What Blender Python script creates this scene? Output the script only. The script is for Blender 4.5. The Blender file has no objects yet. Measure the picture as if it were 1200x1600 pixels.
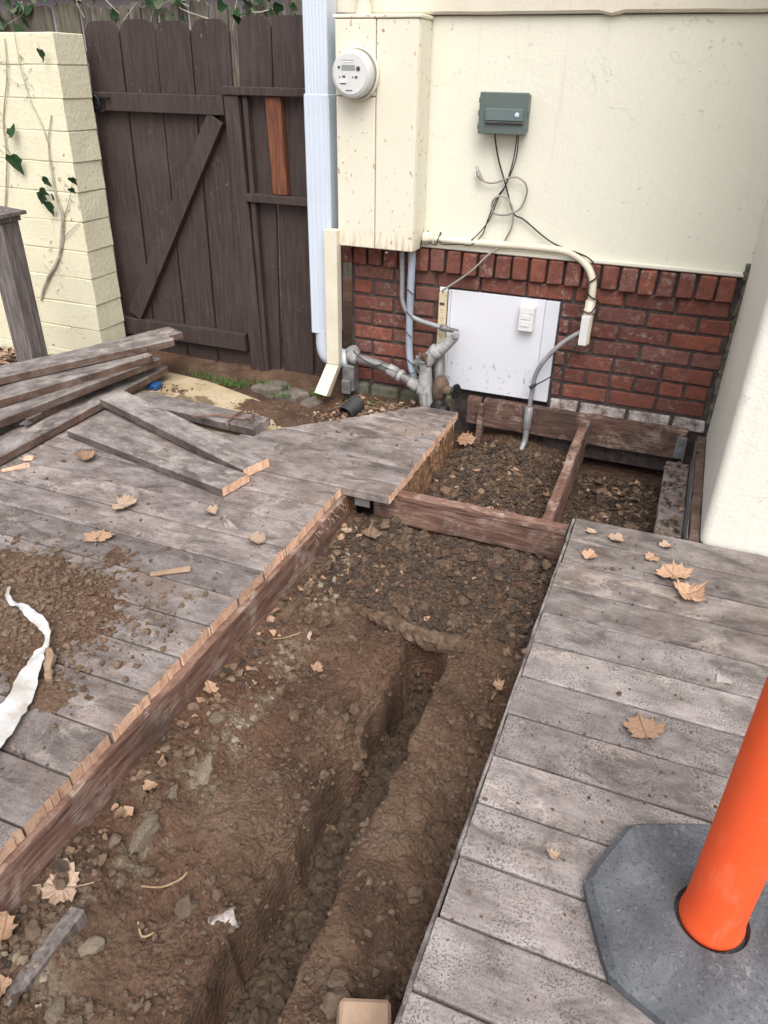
import bpy, bmesh, math, random
import numpy as np
from mathutils import Vector, Matrix

random.seed(7)
RNG = np.random.default_rng(11)
R = math.radians
scene = bpy.context.scene
COL = scene.collection

# ------------------------------------------------------------------ camera, sky, sun, exposure
cam_d = bpy.data.cameras.new('camera')
cam = bpy.data.objects.new('camera', cam_d)
COL.objects.link(cam)
cam_d.sensor_fit = 'AUTO'
cam_d.sensor_width = 36.0
cam_d.lens = 1161.5 / 1600.0 * 36.0
cam_d.clip_start = 0.02
cam_d.clip_end = 400.0
right = Vector((0.92805208, 0.37214279, 0.01513514))
down = Vector((0.20190036, -0.46852107, -0.86007224))
fwd = Vector((-0.31297855, 0.80124762, -0.50994772))
cm = Matrix.Identity(4)
for i in range(3):
    cm[i][0] = right[i]; cm[i][1] = -down[i]; cm[i][2] = -fwd[i]
cm[0][3], cm[1][3], cm[2][3] = 1.44297, -3.22596, 1.32920
cam.matrix_world = cm
scene.camera = cam

SUN_EL, SUN_AZ = R(54), R(156)          # azimuth measured clockwise from +Y (north)
world = bpy.data.worlds.new('World')
scene.world = world
world.use_nodes = True
wn = world.node_tree.nodes; wl = world.node_tree.links
bg = wn['Background']
sky = wn.new('ShaderNodeTexSky')
sky.sky_type = 'NISHITA'
sky.sun_disc = False
sky.sun_elevation = SUN_EL
sky.sun_rotation = SUN_AZ
sky.air_density = 1.0
sky.dust_density = 4.0
sky.ozone_density = 1.0
hs = wn.new('ShaderNodeHueSaturation')   # thin cloud cover: the blue is washed out
hs.inputs['Saturation'].default_value = 0.30
wl.new(sky.outputs[0], hs.inputs['Color'])
wl.new(hs.outputs[0], bg.inputs['Color'])
bg.inputs['Strength'].default_value = 0.15
sun_d = bpy.data.lights.new('sun', 'SUN')
sun_d.energy = 1.3
sun_d.angle = R(46)
sun_d.color = (1.0, 0.95, 0.88)
sun = bpy.data.objects.new('sun', sun_d)
COL.objects.link(sun)
sdir = Vector((math.sin(SUN_AZ) * math.cos(SUN_EL), math.cos(SUN_AZ) * math.cos(SUN_EL), math.sin(SUN_EL)))
sun.rotation_euler = sdir.to_track_quat('Z', 'Y').to_euler()
sun.location = sdir * 20
vs = scene.view_settings
vs.view_transform = 'Standard'
vs.look = 'None'
vs.exposure = 0.52
vs.gamma = 1.0

# ------------------------------------------------------------------ node helper
class NT:
    def __init__(s, name, rough=0.8, metal=0.0, spec=0.5):
        s.m = bpy.data.materials.new(name)
        s.m.use_nodes = True
        s.t = s.m.node_tree
        s.b = s.t.nodes['Principled BSDF']
        s.b.inputs['Roughness'].default_value = rough
        s.b.inputs['Metallic'].default_value = metal
        s.b.inputs['Specular IOR Level'].default_value = spec
    def n(s, k): return s.t.nodes.new(k)
    def put(s, sock, v):
        if hasattr(v, 'is_output') or isinstance(v, bpy.types.NodeSocket): s.t.links.new(v, sock)
        elif isinstance(v, (tuple, list)) and len(v) == 3 and len(sock.default_value) == 4: sock.default_value = (*v, 1)
        else: sock.default_value = v
    def obj(s): return s.n('ShaderNodeTexCoord').outputs['Object']
    def pos(s): return s.n('ShaderNodeNewGeometry').outputs['Position']
    def rnd(s): return s.n('ShaderNodeObjectInfo').outputs['Random']
    def vmath(s, op, a, b):
        q = s.n('ShaderNodeVectorMath'); q.operation = op
        s.put(q.inputs[0], a); s.put(q.inputs[1], b); return q.outputs[0]
    def scale(s, v, sc): return s.vmath('MULTIPLY', v, sc)
    def shift(s, v, k=37.0):          # another place in the pattern for every object
        c = s.n('ShaderNodeCombineXYZ'); r = s.rnd()
        s.put(c.inputs[0], s.math('MULTIPLY', r, k)); s.put(c.inputs[1], s.math('MULTIPLY', r, k * 1.7)); s.put(c.inputs[2], s.math('MULTIPLY', r, k * .6))
        return s.vmath('ADD', v, c.outputs[0])
    def noise(s, v, sc, det=4, rough=.55, dist=0.0):
        q = s.n('ShaderNodeTexNoise'); s.put(q.inputs['Vector'], v)
        q.inputs['Scale'].default_value = sc; q.inputs['Detail'].default_value = det
        q.inputs['Roughness'].default_value = rough; q.inputs['Distortion'].default_value = dist
        return q.outputs[0]
    def voro(s, v, sc, feat='F1'):
        q = s.n('ShaderNodeTexVoronoi'); q.feature = feat; s.put(q.inputs['Vector'], v)
        q.inputs['Scale'].default_value = sc
        return q.outputs[0]
    def ramp(s, f, stops):
        q = s.n('ShaderNodeValToRGB'); s.put(q.inputs[0], f)
        e = q.color_ramp.elements
        while len(e) < len(stops): e.new(.5)
        for k, (p, c) in enumerate(stops):
            e[k].position = p
            e[k].color = (c, c, c, 1) if not isinstance(c, (tuple, list)) else (*c, 1)
        return q.outputs[0]
    def mix(s, f, a, b, mode='MIX'):
        q = s.n('ShaderNodeMix'); q.data_type = 'RGBA'; q.blend_type = mode
        s.put(q.inputs[0], f); s.put(q.inputs[6], a); s.put(q.inputs[7], b); return q.outputs[2]
    def math(s, op, a, b=0.0):
        q = s.n('ShaderNodeMath'); q.operation = op; s.put(q.inputs[0], a); s.put(q.inputs[1], b); return q.outputs[0]
    def col(s, c): s.put(s.b.inputs['Base Color'], c); return s
    def rough(s, c): s.put(s.b.inputs['Roughness'], c); return s
    def bump(s, h, strength=.5, dist=.01):
        q = s.n('ShaderNodeBump'); s.put(q.inputs['Height'], h)
        q.inputs['Strength'].default_value = strength; q.inputs['Distance'].default_value = dist
        s.t.links.new(q.outputs[0], s.b.inputs['Normal']); return s

M = {}
def weathered(name, dark, mid, light, mud, speck=.75, mudcut=.60, rough=.85):
    t = NT(name, rough)
    v = t.shift(t.obj())
    g = t.scale(v, (1.0, 14.0, 14.0))
    grain = t.noise(g, 9, 5, .65, .6)
    blot = t.noise(t.scale(v, (.7, 1.2, 1)), 10, 7, .72)
    big = t.noise(v, 2.2, 4, .6)
    c = t.ramp(t.math('ADD', t.math('MULTIPLY', grain, .17), t.math('MULTIPLY', blot, .83)), [(.37, dark), (.5, mid), (.63, light)])
    # pale dried film in patches, brown mud in patches, dark damp marks
    film = t.math('MULTIPLY', t.ramp(t.noise(t.scale(v, (.75, 1.2, 1)), 12, 7, .75, 1.0), [(.52, 0.0), (.60, 1.0)]), t.ramp(big, [(.44, 0.0), (.60, .72)]))
    c = t.mix(film, c, (light[0] * 1.32, light[1] * 1.24, light[2] * 1.14))
    mudf = t.math('MULTIPLY', t.ramp(t.noise(v, 4.3, 6, .68, .5), [(mudcut, 0.0), (mudcut + .12, .7)]), t.ramp(t.noise(v, 60, 3), [(.35, .35), (.6, 1.0)]))
    c = t.mix(mudf, c, mud)
    damp = t.ramp(t.noise(t.scale(v, (.8, 1.7, 1)), 5.5, 5, .65, .9), [(.56, 0.0), (.66, .7)])
    c = t.mix(damp, c, tuple(a * .62 for a in dark))
    sp = t.math('MULTIPLY', t.ramp(t.noise(v, 230, 3, .6), [(.52, 0.0), (.60, 1.0)]), t.ramp(t.noise(v, 13, 3), [(.38, .25), (.58, 1.0)]))
    c = t.mix(t.math('MULTIPLY', sp, speck), c, tuple(a * .5 for a in dark))
    tone = t.math('ADD', .84, t.math('MULTIPLY', t.rnd(), .42))
    c = t.mix(1.0, c, tone, 'MULTIPLY')
    t.col(c)
    h = t.math('SUBTRACT', t.math('ADD', t.math('MULTIPLY', grain, .6), t.math('MULTIPLY', t.noise(v, 130, 3, .6), .7)), t.math('MULTIPLY', sp, .6))
    t.bump(h, .55, .003)
    return t.m
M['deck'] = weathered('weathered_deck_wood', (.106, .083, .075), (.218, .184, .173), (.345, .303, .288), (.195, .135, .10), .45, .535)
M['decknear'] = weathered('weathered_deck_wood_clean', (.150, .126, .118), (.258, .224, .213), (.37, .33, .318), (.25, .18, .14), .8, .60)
M['loose'] = weathered('weathered_loose_wood', (.10, .080, .073), (.205, .177, .168), (.355, .325, .312), (.15, .10, .075), .45, .60)
M['edgegrey'] = weathered('dark_plank_edge', (.05, .036, .030), (.098, .078, .070), (.16, .135, .125), (.10, .07, .05), .3, .58)
M['edge'] = weathered('brown_plank_edge', (.06, .036, .026), (.125, .078, .059), (.20, .145, .12), (.16, .08, .05), .3, .52)

def fresh():
    t = NT('fresh_cut_wood', .75)
    v = t.shift(t.obj())
    a = t.noise(t.scale(v, (1, 12, 10)), 4, 6, .7)
    c = t.ramp(a, [(.28, (.62, .34, .21)), (.46, (.86, .53, .36)), (.68, (.92, .66, .49))])
    c = t.mix(t.ramp(t.noise(v, 26, 4), [(.56, 0.0), (.70, .6)]), c, (.36, .21, .13))
    c = t.mix(t.ramp(t.noise(v, 8, 4, .7), [(.58, 0.0), (.70, .7)]), c, (.25, .15, .11))
    c = t.mix(1.0, c, t.math('ADD', .66, t.math('MULTIPLY', t.rnd(), .40)), 'MULTIPLY')
    return t.col(c).bump(t.noise(t.scale(v, (1, 90, 10)), 5, 3), .7, .003).m
M['fresh'] = fresh()
def joistwood(name, k=1.0):
    t = NT(name, .88)
    v = t.shift(t.obj())
    g = t.noise(t.scale(v, (1.2, 1.2, 12)), 7, 6, .7, .4)
    c = t.ramp(g, [(.33, (.06 * k, .032 * k, .024 * k)), (.5, (.150 * k, .080 * k, .060 * k)), (.66, (.24 * k, .155 * k, .12 * k))])
    pale = t.math('MULTIPLY', t.ramp(t.noise(v, 8, 5, .7, .5), [(.50, 0.0), (.62, .9)]), t.ramp(t.noise(t.scale(v, (1.5, 1.5, 20)), 14, 4), [(.42, 0.0), (.56, 1.0)]))
    c = t.mix(pale, c, (.42, .33, .28))
    c = t.mix(t.ramp(t.noise(v, 5, 4), [(.56, 0.0), (.7, .6)]), c, (.055, .036, .028))
    return t.col(c).bump(g, .6, .004).m
M['joist'] = joistwood('old_red_stained_joist', 1.25)
M['ledger'] = joistwood('old_brown_ledger', .8)
def torn():
    t = NT('torn_orange_wood', .85)
    v = t.obj()
    g = t.noise(t.scale(v, (14, 2, 3)), 9, 6, .7, 1.0)
    c = t.ramp(g, [(.34, (.08, .042, .024)), (.5, (.26, .14, .075)), (.64, (.56, .34, .20))])
    return t.col(c).bump(g, .9, .006).m
M['torn'] = torn()

def paintedwood():
    t = NT('dark_brown_painted_wood', .7)
    v = t.shift(t.obj())
    g = t.noise(t.scale(v, (14, 14, 1.0)), 6, 5, .65, .3)
    c = t.ramp(g, [(.35, (.034, .021, .018)), (.55, (.054, .036, .032)), (.7, (.078, .054, .048))])
    c = t.mix(t.ramp(t.noise(v, 3, 4), [(.5, 0.0), (.75, .5)]), c, (.080, .060, .055))
    chip = t.math('MULTIPLY', t.ramp(t.noise(t.scale(v, (26, 26, 6)), 5, 4, .6), [(.69, 0.0), (.71, 1.0)]), t.ramp(t.noise(v, 4, 3), [(.45, 0.0), (.55, .8)]))
    c = t.mix(chip, c, (.36, .32, .29))
    return t.col(c).bump(g, .35, .003).m
M['paint'] = paintedwood()
def redwood():
    t = NT('bare_red_wood', .75); v = t.obj()
    g = t.noise(t.scale(v, (20, 20, 1.4)), 6, 4)
    return t.col(t.ramp(g, [(.35, (.10, .035, .018)), (.65, (.22, .075, .035))])).m
M['red'] = redwood()
def oldpicket():
    t = NT('mossy_grey_picket', .9); v = t.shift(t.obj())
    g = t.noise(t.scale(v, (12, 12, 1.2)), 5, 5)
    c = t.ramp(g, [(.35, (.075, .062, .05)), (.65, (.19, .165, .135))])
    c = t.mix(t.ramp(t.noise(v, 7, 4), [(.5, 0.0), (.66, .55)]), c, (.13, .14, .085))
    return t.col(c).bump(g, .4, .004).m
M['picket'] = oldpicket()
def greypost():
    t = NT('weathered_grey_post', .85); v = t.obj()
    g = t.noise(t.scale(v, (13, 13, 1.0)), 7, 6, .65, .4)
    c = t.ramp(g, [(.34, (.085, .068, .062)), (.52, (.16, .132, .122)), (.68, (.26, .235, .225))])
    c = t.mix(t.ramp(t.noise(v, 6, 4), [(.52, 0.0), (.66, .6)]), c, (.10, .10, .105))
    return t.col(c).bump(g, .4, .003).m
M['post'] = greypost()

def stucco(name, base, dirt, bumpd=.004, sc=85, patch=.35, spots=0.0):
    t = NT(name, .88)
    v = t.pos()
    c = t.mix(t.ramp(t.noise(v, 1.6, 5, .6), [(.4, 0.0), (.7, patch)]), base, dirt)
    c = t.mix(t.ramp(t.noise(v, 9, 6, .7), [(.56, 0.0), (.72, .35)]), c, dirt)
    crk = t.math('ABSOLUTE', t.math('SUBTRACT', t.noise(t.vmath('ADD', v, (4.0, 2.0, 7.0)), 2.3, 6, .6, .3), .5))
    c = t.mix(t.math('MULTIPLY', t.ramp(crk, [(.0, 1.0), (.0022, 0.0)]), t.ramp(t.noise(v, 1.9, 2), [(.54, 0.0), (.62, .45)])), c, tuple(a * .45 for a in dirt))
    run = t.ramp(t.noise(t.scale(v, (9, 9, .5)), 3, 5, .6), [(.58, 0.0), (.74, .35)])
    c = t.mix(run, c, tuple(a * .86 for a in dirt))
    if spots:
        c = t.mix(t.math('MULTIPLY', t.ramp(t.noise(v, 46, 3, .6), [(.66, 0.0), (.70, 1.0)]), t.ramp(t.noise(v, 4, 2), [(.48, 0.0), (.6, spots)])), c, (.20, .17, .13))
    h = t.math('ADD', t.noise(v, sc, 4, .6), t.math('MULTIPLY', t.noise(v, 14, 3), .8))
    return t.col(c).bump(h, .5, bumpd).m
M['stucco'] = stucco('cream_stucco', (.79, .775, .665), (.72, .70, .58), .003, 85, .3, .35)
M['stucco2'] = stucco('pale_stucco', (.78, .77, .695), (.70, .685, .60), .004, 90, .35, .35)
M['band'] = stucco('pale_upper_stucco', (.74, .69, .58), (.60, .55, .45), .003, 70, .4, .3)
M['block'] = stucco('cream_painted_block', (.80, .765, .575), (.66, .60, .42), .006, 60, .45, .9)
M['joint'] = stucco('cream_painted_joint', (.76, .70, .52), (.55, .48, .35), .005, 90, .5)
M['cabinet'] = None
def cabinet():
    t = NT('cream_painted_steel', .42, 0, .4); v = t.pos()
    c = t.mix(t.ramp(t.noise(v, 5, 4), [(.4, 0.0), (.7, .35)]), (.78, .745, .62), (.735, .69, .555))
    zf = t.n('ShaderNodeSeparateXYZ'); t.put(zf.inputs[0], v)
    low = t.ramp(zf.outputs[2], [(0.0, 1.0), (1.0, 0.0)])
    spot = t.math('MULTIPLY', t.ramp(t.noise(t.scale(v, (1, 1, .7)), 62, 2, .5), [(.655, 0.0), (.69, 1.0)]), t.ramp(t.noise(v, 3.4, 3), [(.42, .15), (.56, 1.0)]))
    c = t.mix(spot, c, (.47, .25, .10))
    lowz = t.math('MULTIPLY', t.ramp(t.math('MULTIPLY', t.math('SUBTRACT', zf.outputs[2], .665), 10.0), [(0.0, 1.0), (.9, 0.0)]), t.ramp(t.noise(t.scale(v, (3, 3, .6)), 22, 5), [(.46, 0.0), (.62, .75)]))
    c = t.mix(lowz, c, (.50, .29, .11))
    return t.col(c).bump(t.noise(v, 16, 3), .12, .004).m
M['cabinet'] = cabinet()

def brick():
    t = NT('old_red_brick', .9); v = t.shift(t.obj()); r = t.rnd()
    base = t.ramp(r, [(0.0, (.125, .043, .032)), (.3, (.190, .060, .042)), (.55, (.26, .078, .047)), (.75, (.13, .052, .043)), (1.0, (.21, .092, .070))])
    c = t.mix(t.ramp(t.noise(v, 30, 5, .65), [(.42, 0.0), (.65, .7)]), base, (.10, .045, .036))
    c = t.mix(t.ramp(t.noise(v, 55, 4, .7), [(.6, 0.0), (.68, .7)]), c, (.27, .12, .085))
    ef = t.math('MULTIPLY', t.ramp(t.noise(v, 34, 6, .75), [(.52, 0.0), (.66, .75)]), t.ramp(t.noise(t.pos(), 3.4, 3), [(.42, 0.05), (.62, 1.0)]))
    c = t.mix(ef, c, (.42, .35, .33))
    return t.col(c).bump(t.noise(v, 75, 5, .7), .7, .004).m
M['brick'] = brick()
def simple(name, c1, c2, sc=8, rough=.8, bump=.0, bsc=60, metal=0.0, spec=.5, bd=.003):
    t = NT(name, rough, metal, spec); v = t.shift(t.obj())
    t.col(t.mix(t.ramp(t.noise(v, sc, 5, .65), [(.36, 0.0), (.66, 1.0)]), c1, c2))
    if bump: t.bump(t.noise(v, bsc, 4, .65), bump, bd)
    return t.m
M['mortar'] = simple('dark_mortar', (.045, .032, .030), (.10, .082, .076), 30, .95, .8, 90)
M['whitebrick'] = simple('flaking_white_paint', (.58, .54, .52), (.13, .085, .07), 26, .9, .6, 80)
M['found'] = simple('mossy_old_concrete', (.20, .185, .16), (.075, .085, .04), 12, .95, .8, 50)
M['white'] = simple('white_painted_board', (.72, .74, .80), (.67, .69, .75), 3, .55, .12, 40)
M['whitescuff'] = None
def scuffed():
    t = NT('scuffed_white_board', .55); v = t.obj()
    c = t.mix(t.ramp(t.noise(v, 3, 4), [(.4, 0.0), (.7, 1.0)]), (.74, .755, .81), (.69, .71, .77))
    zs = t.n('ShaderNodeSeparateXYZ'); t.put(zs.inputs[0], v)
    sc = t.math('MULTIPLY', t.ramp(t.noise(t.scale(v, (1.6, 1, .8)), 34, 4, .7), [(.59, 0.0), (.64, .8)]), t.ramp(zs.outputs[2], [(.05, .9), (.17, .9), (.20, .08), (1.0, .05)]))
    c = t.mix(sc, c, (.30, .30, .32))
    return t.col(c).bump(t.noise(v, 40, 3), .1, .003).m
M['whitescuff'] = scuffed()
M['whiteplastic'] = simple('white_plastic', (.80, .80, .80), (.74, .74, .74), 5, .35)
M['bluewhite'] = simple('bluish_white_metal', (.62, .69, .79), (.58, .65, .75), 4, .55, .05, 12)
M['creampipe'] = simple('cream_painted_pipe', (.76, .71, .58), (.68, .62, .49), 7, .5, .2, 40)
M['creamtan'] = simple('aged_tan_plastic', (.70, .60, .40), (.62, .52, .34), 7, .5)
M['galv'] = simple('dull_galvanised_pipe', (.28, .275, .27), (.15, .145, .14), 16, .55, .3, 60, .35)
M['tape'] = simple('grey_pipe_wrap', (.42, .42, .42), (.22, .215, .21), 28, .6, .5, 50)
M['pvc'] = simple('blue_grey_conduit', (.37, .42, .50), (.28, .32, .38), 9, .5)
M['greycond'] = simple('grey_metal_conduit', (.40, .40, .41), (.25, .25, .25), 14, .45, .15, 60, .3)
M['brass'] = simple('corroded_brass', (.17, .105, .07), (.06, .05, .042), 24, .7, .6, 80)
M['blackplastic'] = simple('black_plastic', (.022, .022, .024), (.05, .05, .052), 15, .6, .3, 50)
M['blackwire'] = simple('black_cable', (.018, .018, .018), (.035, .034, .033), 20, .5)
M['greywire'] = simple('grey_cable', (.40, .38, .35), (.25, .235, .21), 12, .55)
M['green'] = simple('grey_green_plastic', (.105, .135, .125), (.12, .155, .145), 4, .45, .1, 150)
M['greenlid'] = simple('grey_green_lid', (.12, .165, .165), (.14, .19, .19), 4, .4, .1, 150)
M['meterglass'] = simple('pale_meter_cover', (.66, .67, .65), (.60, .61, .59), 6, .18)
M['meterface'] = simple('meter_face_plate', (.68, .69, .68), (.64, .65, .64), 5, .4)
M['lcd'] = simple('meter_display', (.30, .33, .32), (.26, .29, .28), 5, .25)
M['dark'] = simple('dark_mark', (.05, .05, .05), (.09, .09, .09), 20, .5)
M['iron'] = simple('black_iron', (.016, .016, .017), (.035, .033, .032), 30, .5, .4, 90, .5)
M['steel'] = simple('grey_galvanised_strap', (.30, .31, .33), (.18, .17, .165), 20, .5, .2, 60, .5)
M['orange'] = None
def orange():
    t = NT('orange_plastic', .6, 0, .35); v = t.obj()
    c = t.mix(t.ramp(t.noise(v, 3, 4), [(.35, 0.0), (.7, 1.0)]), (.90, .115, .028), (.85, .095, .024))
    sc = t.ramp(t.noise(t.scale(v, (1, 1, .4)), 24, 6, .75, 1.0), [(.52, 0.0), (.72, .42)])
    zf = t.n('ShaderNodeSeparateXYZ'); t.put(zf.inputs[0], v)
    c = t.mix(t.math('MULTIPLY', sc, t.ramp(zf.outputs[2], [(.03, 1.0), (.45, .30)])), c, (.86, .30, .19))
    c = t.mix(t.ramp(t.noise(t.scale(v, (1, 1, .6)), 9, 5, .7), [(.5, 0.0), (.72, .35)]), c, (.62, .11, .045))
    return t.col(c).bump(t.noise(v, 30, 3), .08, .004).m
M['orange'] = orange()
def rubber():
    t = NT('scuffed_grey_rubber', .78); v = t.obj()
    c = t.ramp(t.noise(v, 6, 6, .7, .6), [(.34, (.062, .068, .077)), (.54, (.112, .121, .135)), (.70, (.18, .19, .205))])
    st = t.math('MULTIPLY', t.ramp(t.noise(t.scale(v, (1.0, .6, 1)), 60, 6, .85, .2), [(.53, 0.0), (.70, .7)]), t.ramp(t.noise(v, 7, 3), [(.44, 0.0), (.60, 1.0)]))
    c = t.mix(st, c, (.33, .345, .36))
    sp = t.ramp(t.noise(v, 170, 3), [(.56, 0.0), (.64, .6)])
    c = t.mix(sp, c, (.035, .038, .043))
    c = t.mix(t.ramp(t.noise(t.vmath('ADD', v, (3.0, 1.0, 0.0)), 140, 3), [(.62, 0.0), (.72, .4)]), c, (.30, .31, .32))
    return t.col(c).bump(t.math('ADD', t.noise(v, 110, 4, .7), t.noise(v, 20, 3)), .5, .003).m
M['rubber'] = rubber()
def soil(name='damp_brown_soil', k=1.22):
    K = lambda *q: tuple(min(.9, x * k) for x in q)
    t = NT(name, .95, 0, .25); v = t.pos()
    c = t.ramp(t.noise(v, 5, 7, .68), [(.34, K(.070, .043, .029)), (.5, K(.138, .085, .056)), (.66, K(.21, .140, .096))])
    c = t.mix(t.ramp(t.noise(v, 2.1, 4), [(.46, 0.0), (.64, .65)]), c, K(.165, .085, .055))
    c = t.mix(t.ramp(t.noise(v, 16, 5, .7), [(.58, 0.0), (.72, .6)]), c, K(.225, .170, .125))
    c = t.mix(t.math('MULTIPLY', t.ramp(t.noise(v, 90, 4, .7), [(.50, 0.0), (.62, .85)]), t.ramp(t.noise(v, 6, 4), [(.42, .15), (.58, 1.0)])), c, K(.050, .033, .023))
    xyz = t.n('ShaderNodeSeparateXYZ'); t.put(xyz.inputs[0], v)   # old chalky mortar crumbled into a strip of the ground
    away = t.math('ABSOLUTE', t.math('SUBTRACT', xyz.outputs[0], t.math('ADD', .525, t.math('MULTIPLY', t.noise(v, 2.4, 2), .10))))
    ash = t.math('MULTIPLY', t.ramp(away, [(.012, 1.0), (.07, 0.0)]), t.ramp(t.noise(v, 10, 6, .72), [(.49, 0.0), (.60, .85)]))
    ash = t.math('MULTIPLY', ash, t.ramp(t.math('ADD', t.math('MULTIPLY', xyz.outputs[1], -.5), -.55), [(0.0, 0.0), (.12, 1.0)]))
    c = t.mix(ash, c, (.34, .29, .215))
    c = t.mix(t.ramp(t.noise(v, 170, 2, .5), [(.70, 0.0), (.73, .6)]), c, (.33, .29, .24))
    h = t.math('ADD', t.noise(v, 60, 7, .8), t.math('MULTIPLY', t.noise(v, 220, 3, .6), .6))
    h = t.math('SUBTRACT', h, t.math('MULTIPLY', t.voro(v, 95), .9))
    return t.col(c).bump(h, 1.0, .012).m
M['soil'] = soil()
M['dirtdry'] = soil('spilled_brown_dirt', 1.38)
def clod(name='soil_clod', k=.98):
    K = lambda *q: tuple(x * k for x in q)
    t = NT(name, .96, 0, .2); v = t.pos()
    c = t.ramp(t.noise(v, 46, 4, .7), [(.32, K(.068, .043, .029)), (.5, K(.132, .085, .057)), (.68, K(.205, .152, .110))])
    c = t.mix(t.ramp(t.noise(v, 3.2, 3), [(.46, 0.0), (.62, .6)]), c, K(.15, .115, .087))
    return t.col(c).bump(t.noise(v, 160, 4, .7), .8, .005).m
M['clod'] = clod()
M['clodry'] = clod('dry_dirt_crumb', 1.28)
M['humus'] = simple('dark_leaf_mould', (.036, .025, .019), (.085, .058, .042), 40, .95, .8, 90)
M['darkclod'] = simple('dark_clod', (.048, .030, .019), (.115, .078, .050), 46, .9, .8, 90)
M['rock'] = simple('pale_grey_rock', (.27, .225, .17), (.12, .085, .055), 10, .95, .8, 60)
M['paleclay'] = simple('pale_broken_concrete', (.33, .28, .215), (.17, .125, .085), 11, .95, .7, 70)
M['slab'] = None
def slab():
    t = NT('tan_concrete', .9); v = t.pos()
    c = t.ramp(t.noise(v, 6, 6, .65), [(.34, (.36, .27, .16)), (.56, (.50, .40, .26)), (.7, (.56, .47, .33))])
    c = t.mix(t.ramp(t.noise(v, 5, 5, .7), [(.57, 0.0), (.62, .85)]), c, (.14, .095, .055))
    return t.col(c).bump(t.noise(v, 90, 4), .5, .003).m
M['slab'] = slab()
M['slate'] = simple('broken_slate', (.20, .175, .15), (.10, .075, .055), 9, .9, .6, 50)
def leafm(name, c1, c2, c3):
    t = NT(name, .75, 0, .3); v = t.shift(t.obj())
    c = t.mix(t.ramp(t.noise(v, 22, 5, .65), [(.36, 0.0), (.62, 1.0)]), c1, c2)
    c = t.mix(t.ramp(t.noise(v, 48, 4), [(.60, 0.0), (.70, .8)]), c, c3)
    c = t.mix(1.0, c, t.math('ADD', .78, t.math('MULTIPLY', t.rnd(), .42)), 'MULTIPLY')
    xyz = t.n('ShaderNodeSeparateXYZ'); t.put(xyz.inputs[0], t.obj())
    ax = t.math('ABSOLUTE', xyz.outputs[0])
    side = t.math('FRACT', t.math('MULTIPLY', t.math('SUBTRACT', xyz.outputs[1], t.math('MULTIPLY', ax, .85)), 5.0))
    vein = t.math('MAXIMUM', t.ramp(ax, [(.010, .9), (.024, 0.0)]), t.ramp(side, [(.0, .55), (.09, 0.0)]))
    c = t.mix(vein, c, tuple(a * .55 for a in c2))
    return t.col(c).bump(t.math('ADD', t.noise(v, 60, 4), t.math('MULTIPLY', vein, -.8)), .5, .003).m
M['leaf'] = leafm('dry_tan_leaf', (.50, .325, .22), (.37, .23, .15), (.19, .105, .06))
M['leafpale'] = leafm('pale_dry_leaf', (.56, .42, .32), (.45, .315, .225), (.25, .15, .10))
M['leafdark'] = leafm('damp_brown_leaf', (.25, .17, .115), (.15, .098, .066), (.08, .052, .034))
M['ivy'] = leafm('dark_ivy_leaf', (.035, .085, .032), (.020, .055, .022), (.075, .13, .05))
M['ivygrey'] = leafm('pale_ivy_leaf', (.13, .17, .10), (.08, .12, .06), (.20, .22, .15))
M['stem'] = simple('dry_vine_stem', (.50, .46, .38), (.30, .26, .20), 20, .9, .5, 60)
M['grass'] = simple('short_green_grass', (.09, .17, .035), (.05, .11, .022), 8, .7)
M['ribbon'] = simple('dirty_white_plastic_strip', (.70, .71, .75), (.44, .40, .35), 9, .5, .8, 26, bd=.006)
M['twig'] = simple('pale_dry_root', (.40, .29, .17), (.24, .16, .09), 30, .85)
M['blue'] = simple('blue_plastic', (.02, .11, .32), (.02, .09, .26), 8, .4)
M['wallgrey'] = simple('grey_rendered_wall', (.36, .34, .37), (.32, .30, .33), 3, .9)
M['roofgrey'] = simple('grey_shingle_roof', (.22, .21, .22), (.17, .16, .17), 20, .9)
M['mudstain'] = simple('dried_mud_smear', (.40, .28, .20), (.30, .20, .135), 18, .95, .4, 70)

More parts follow.
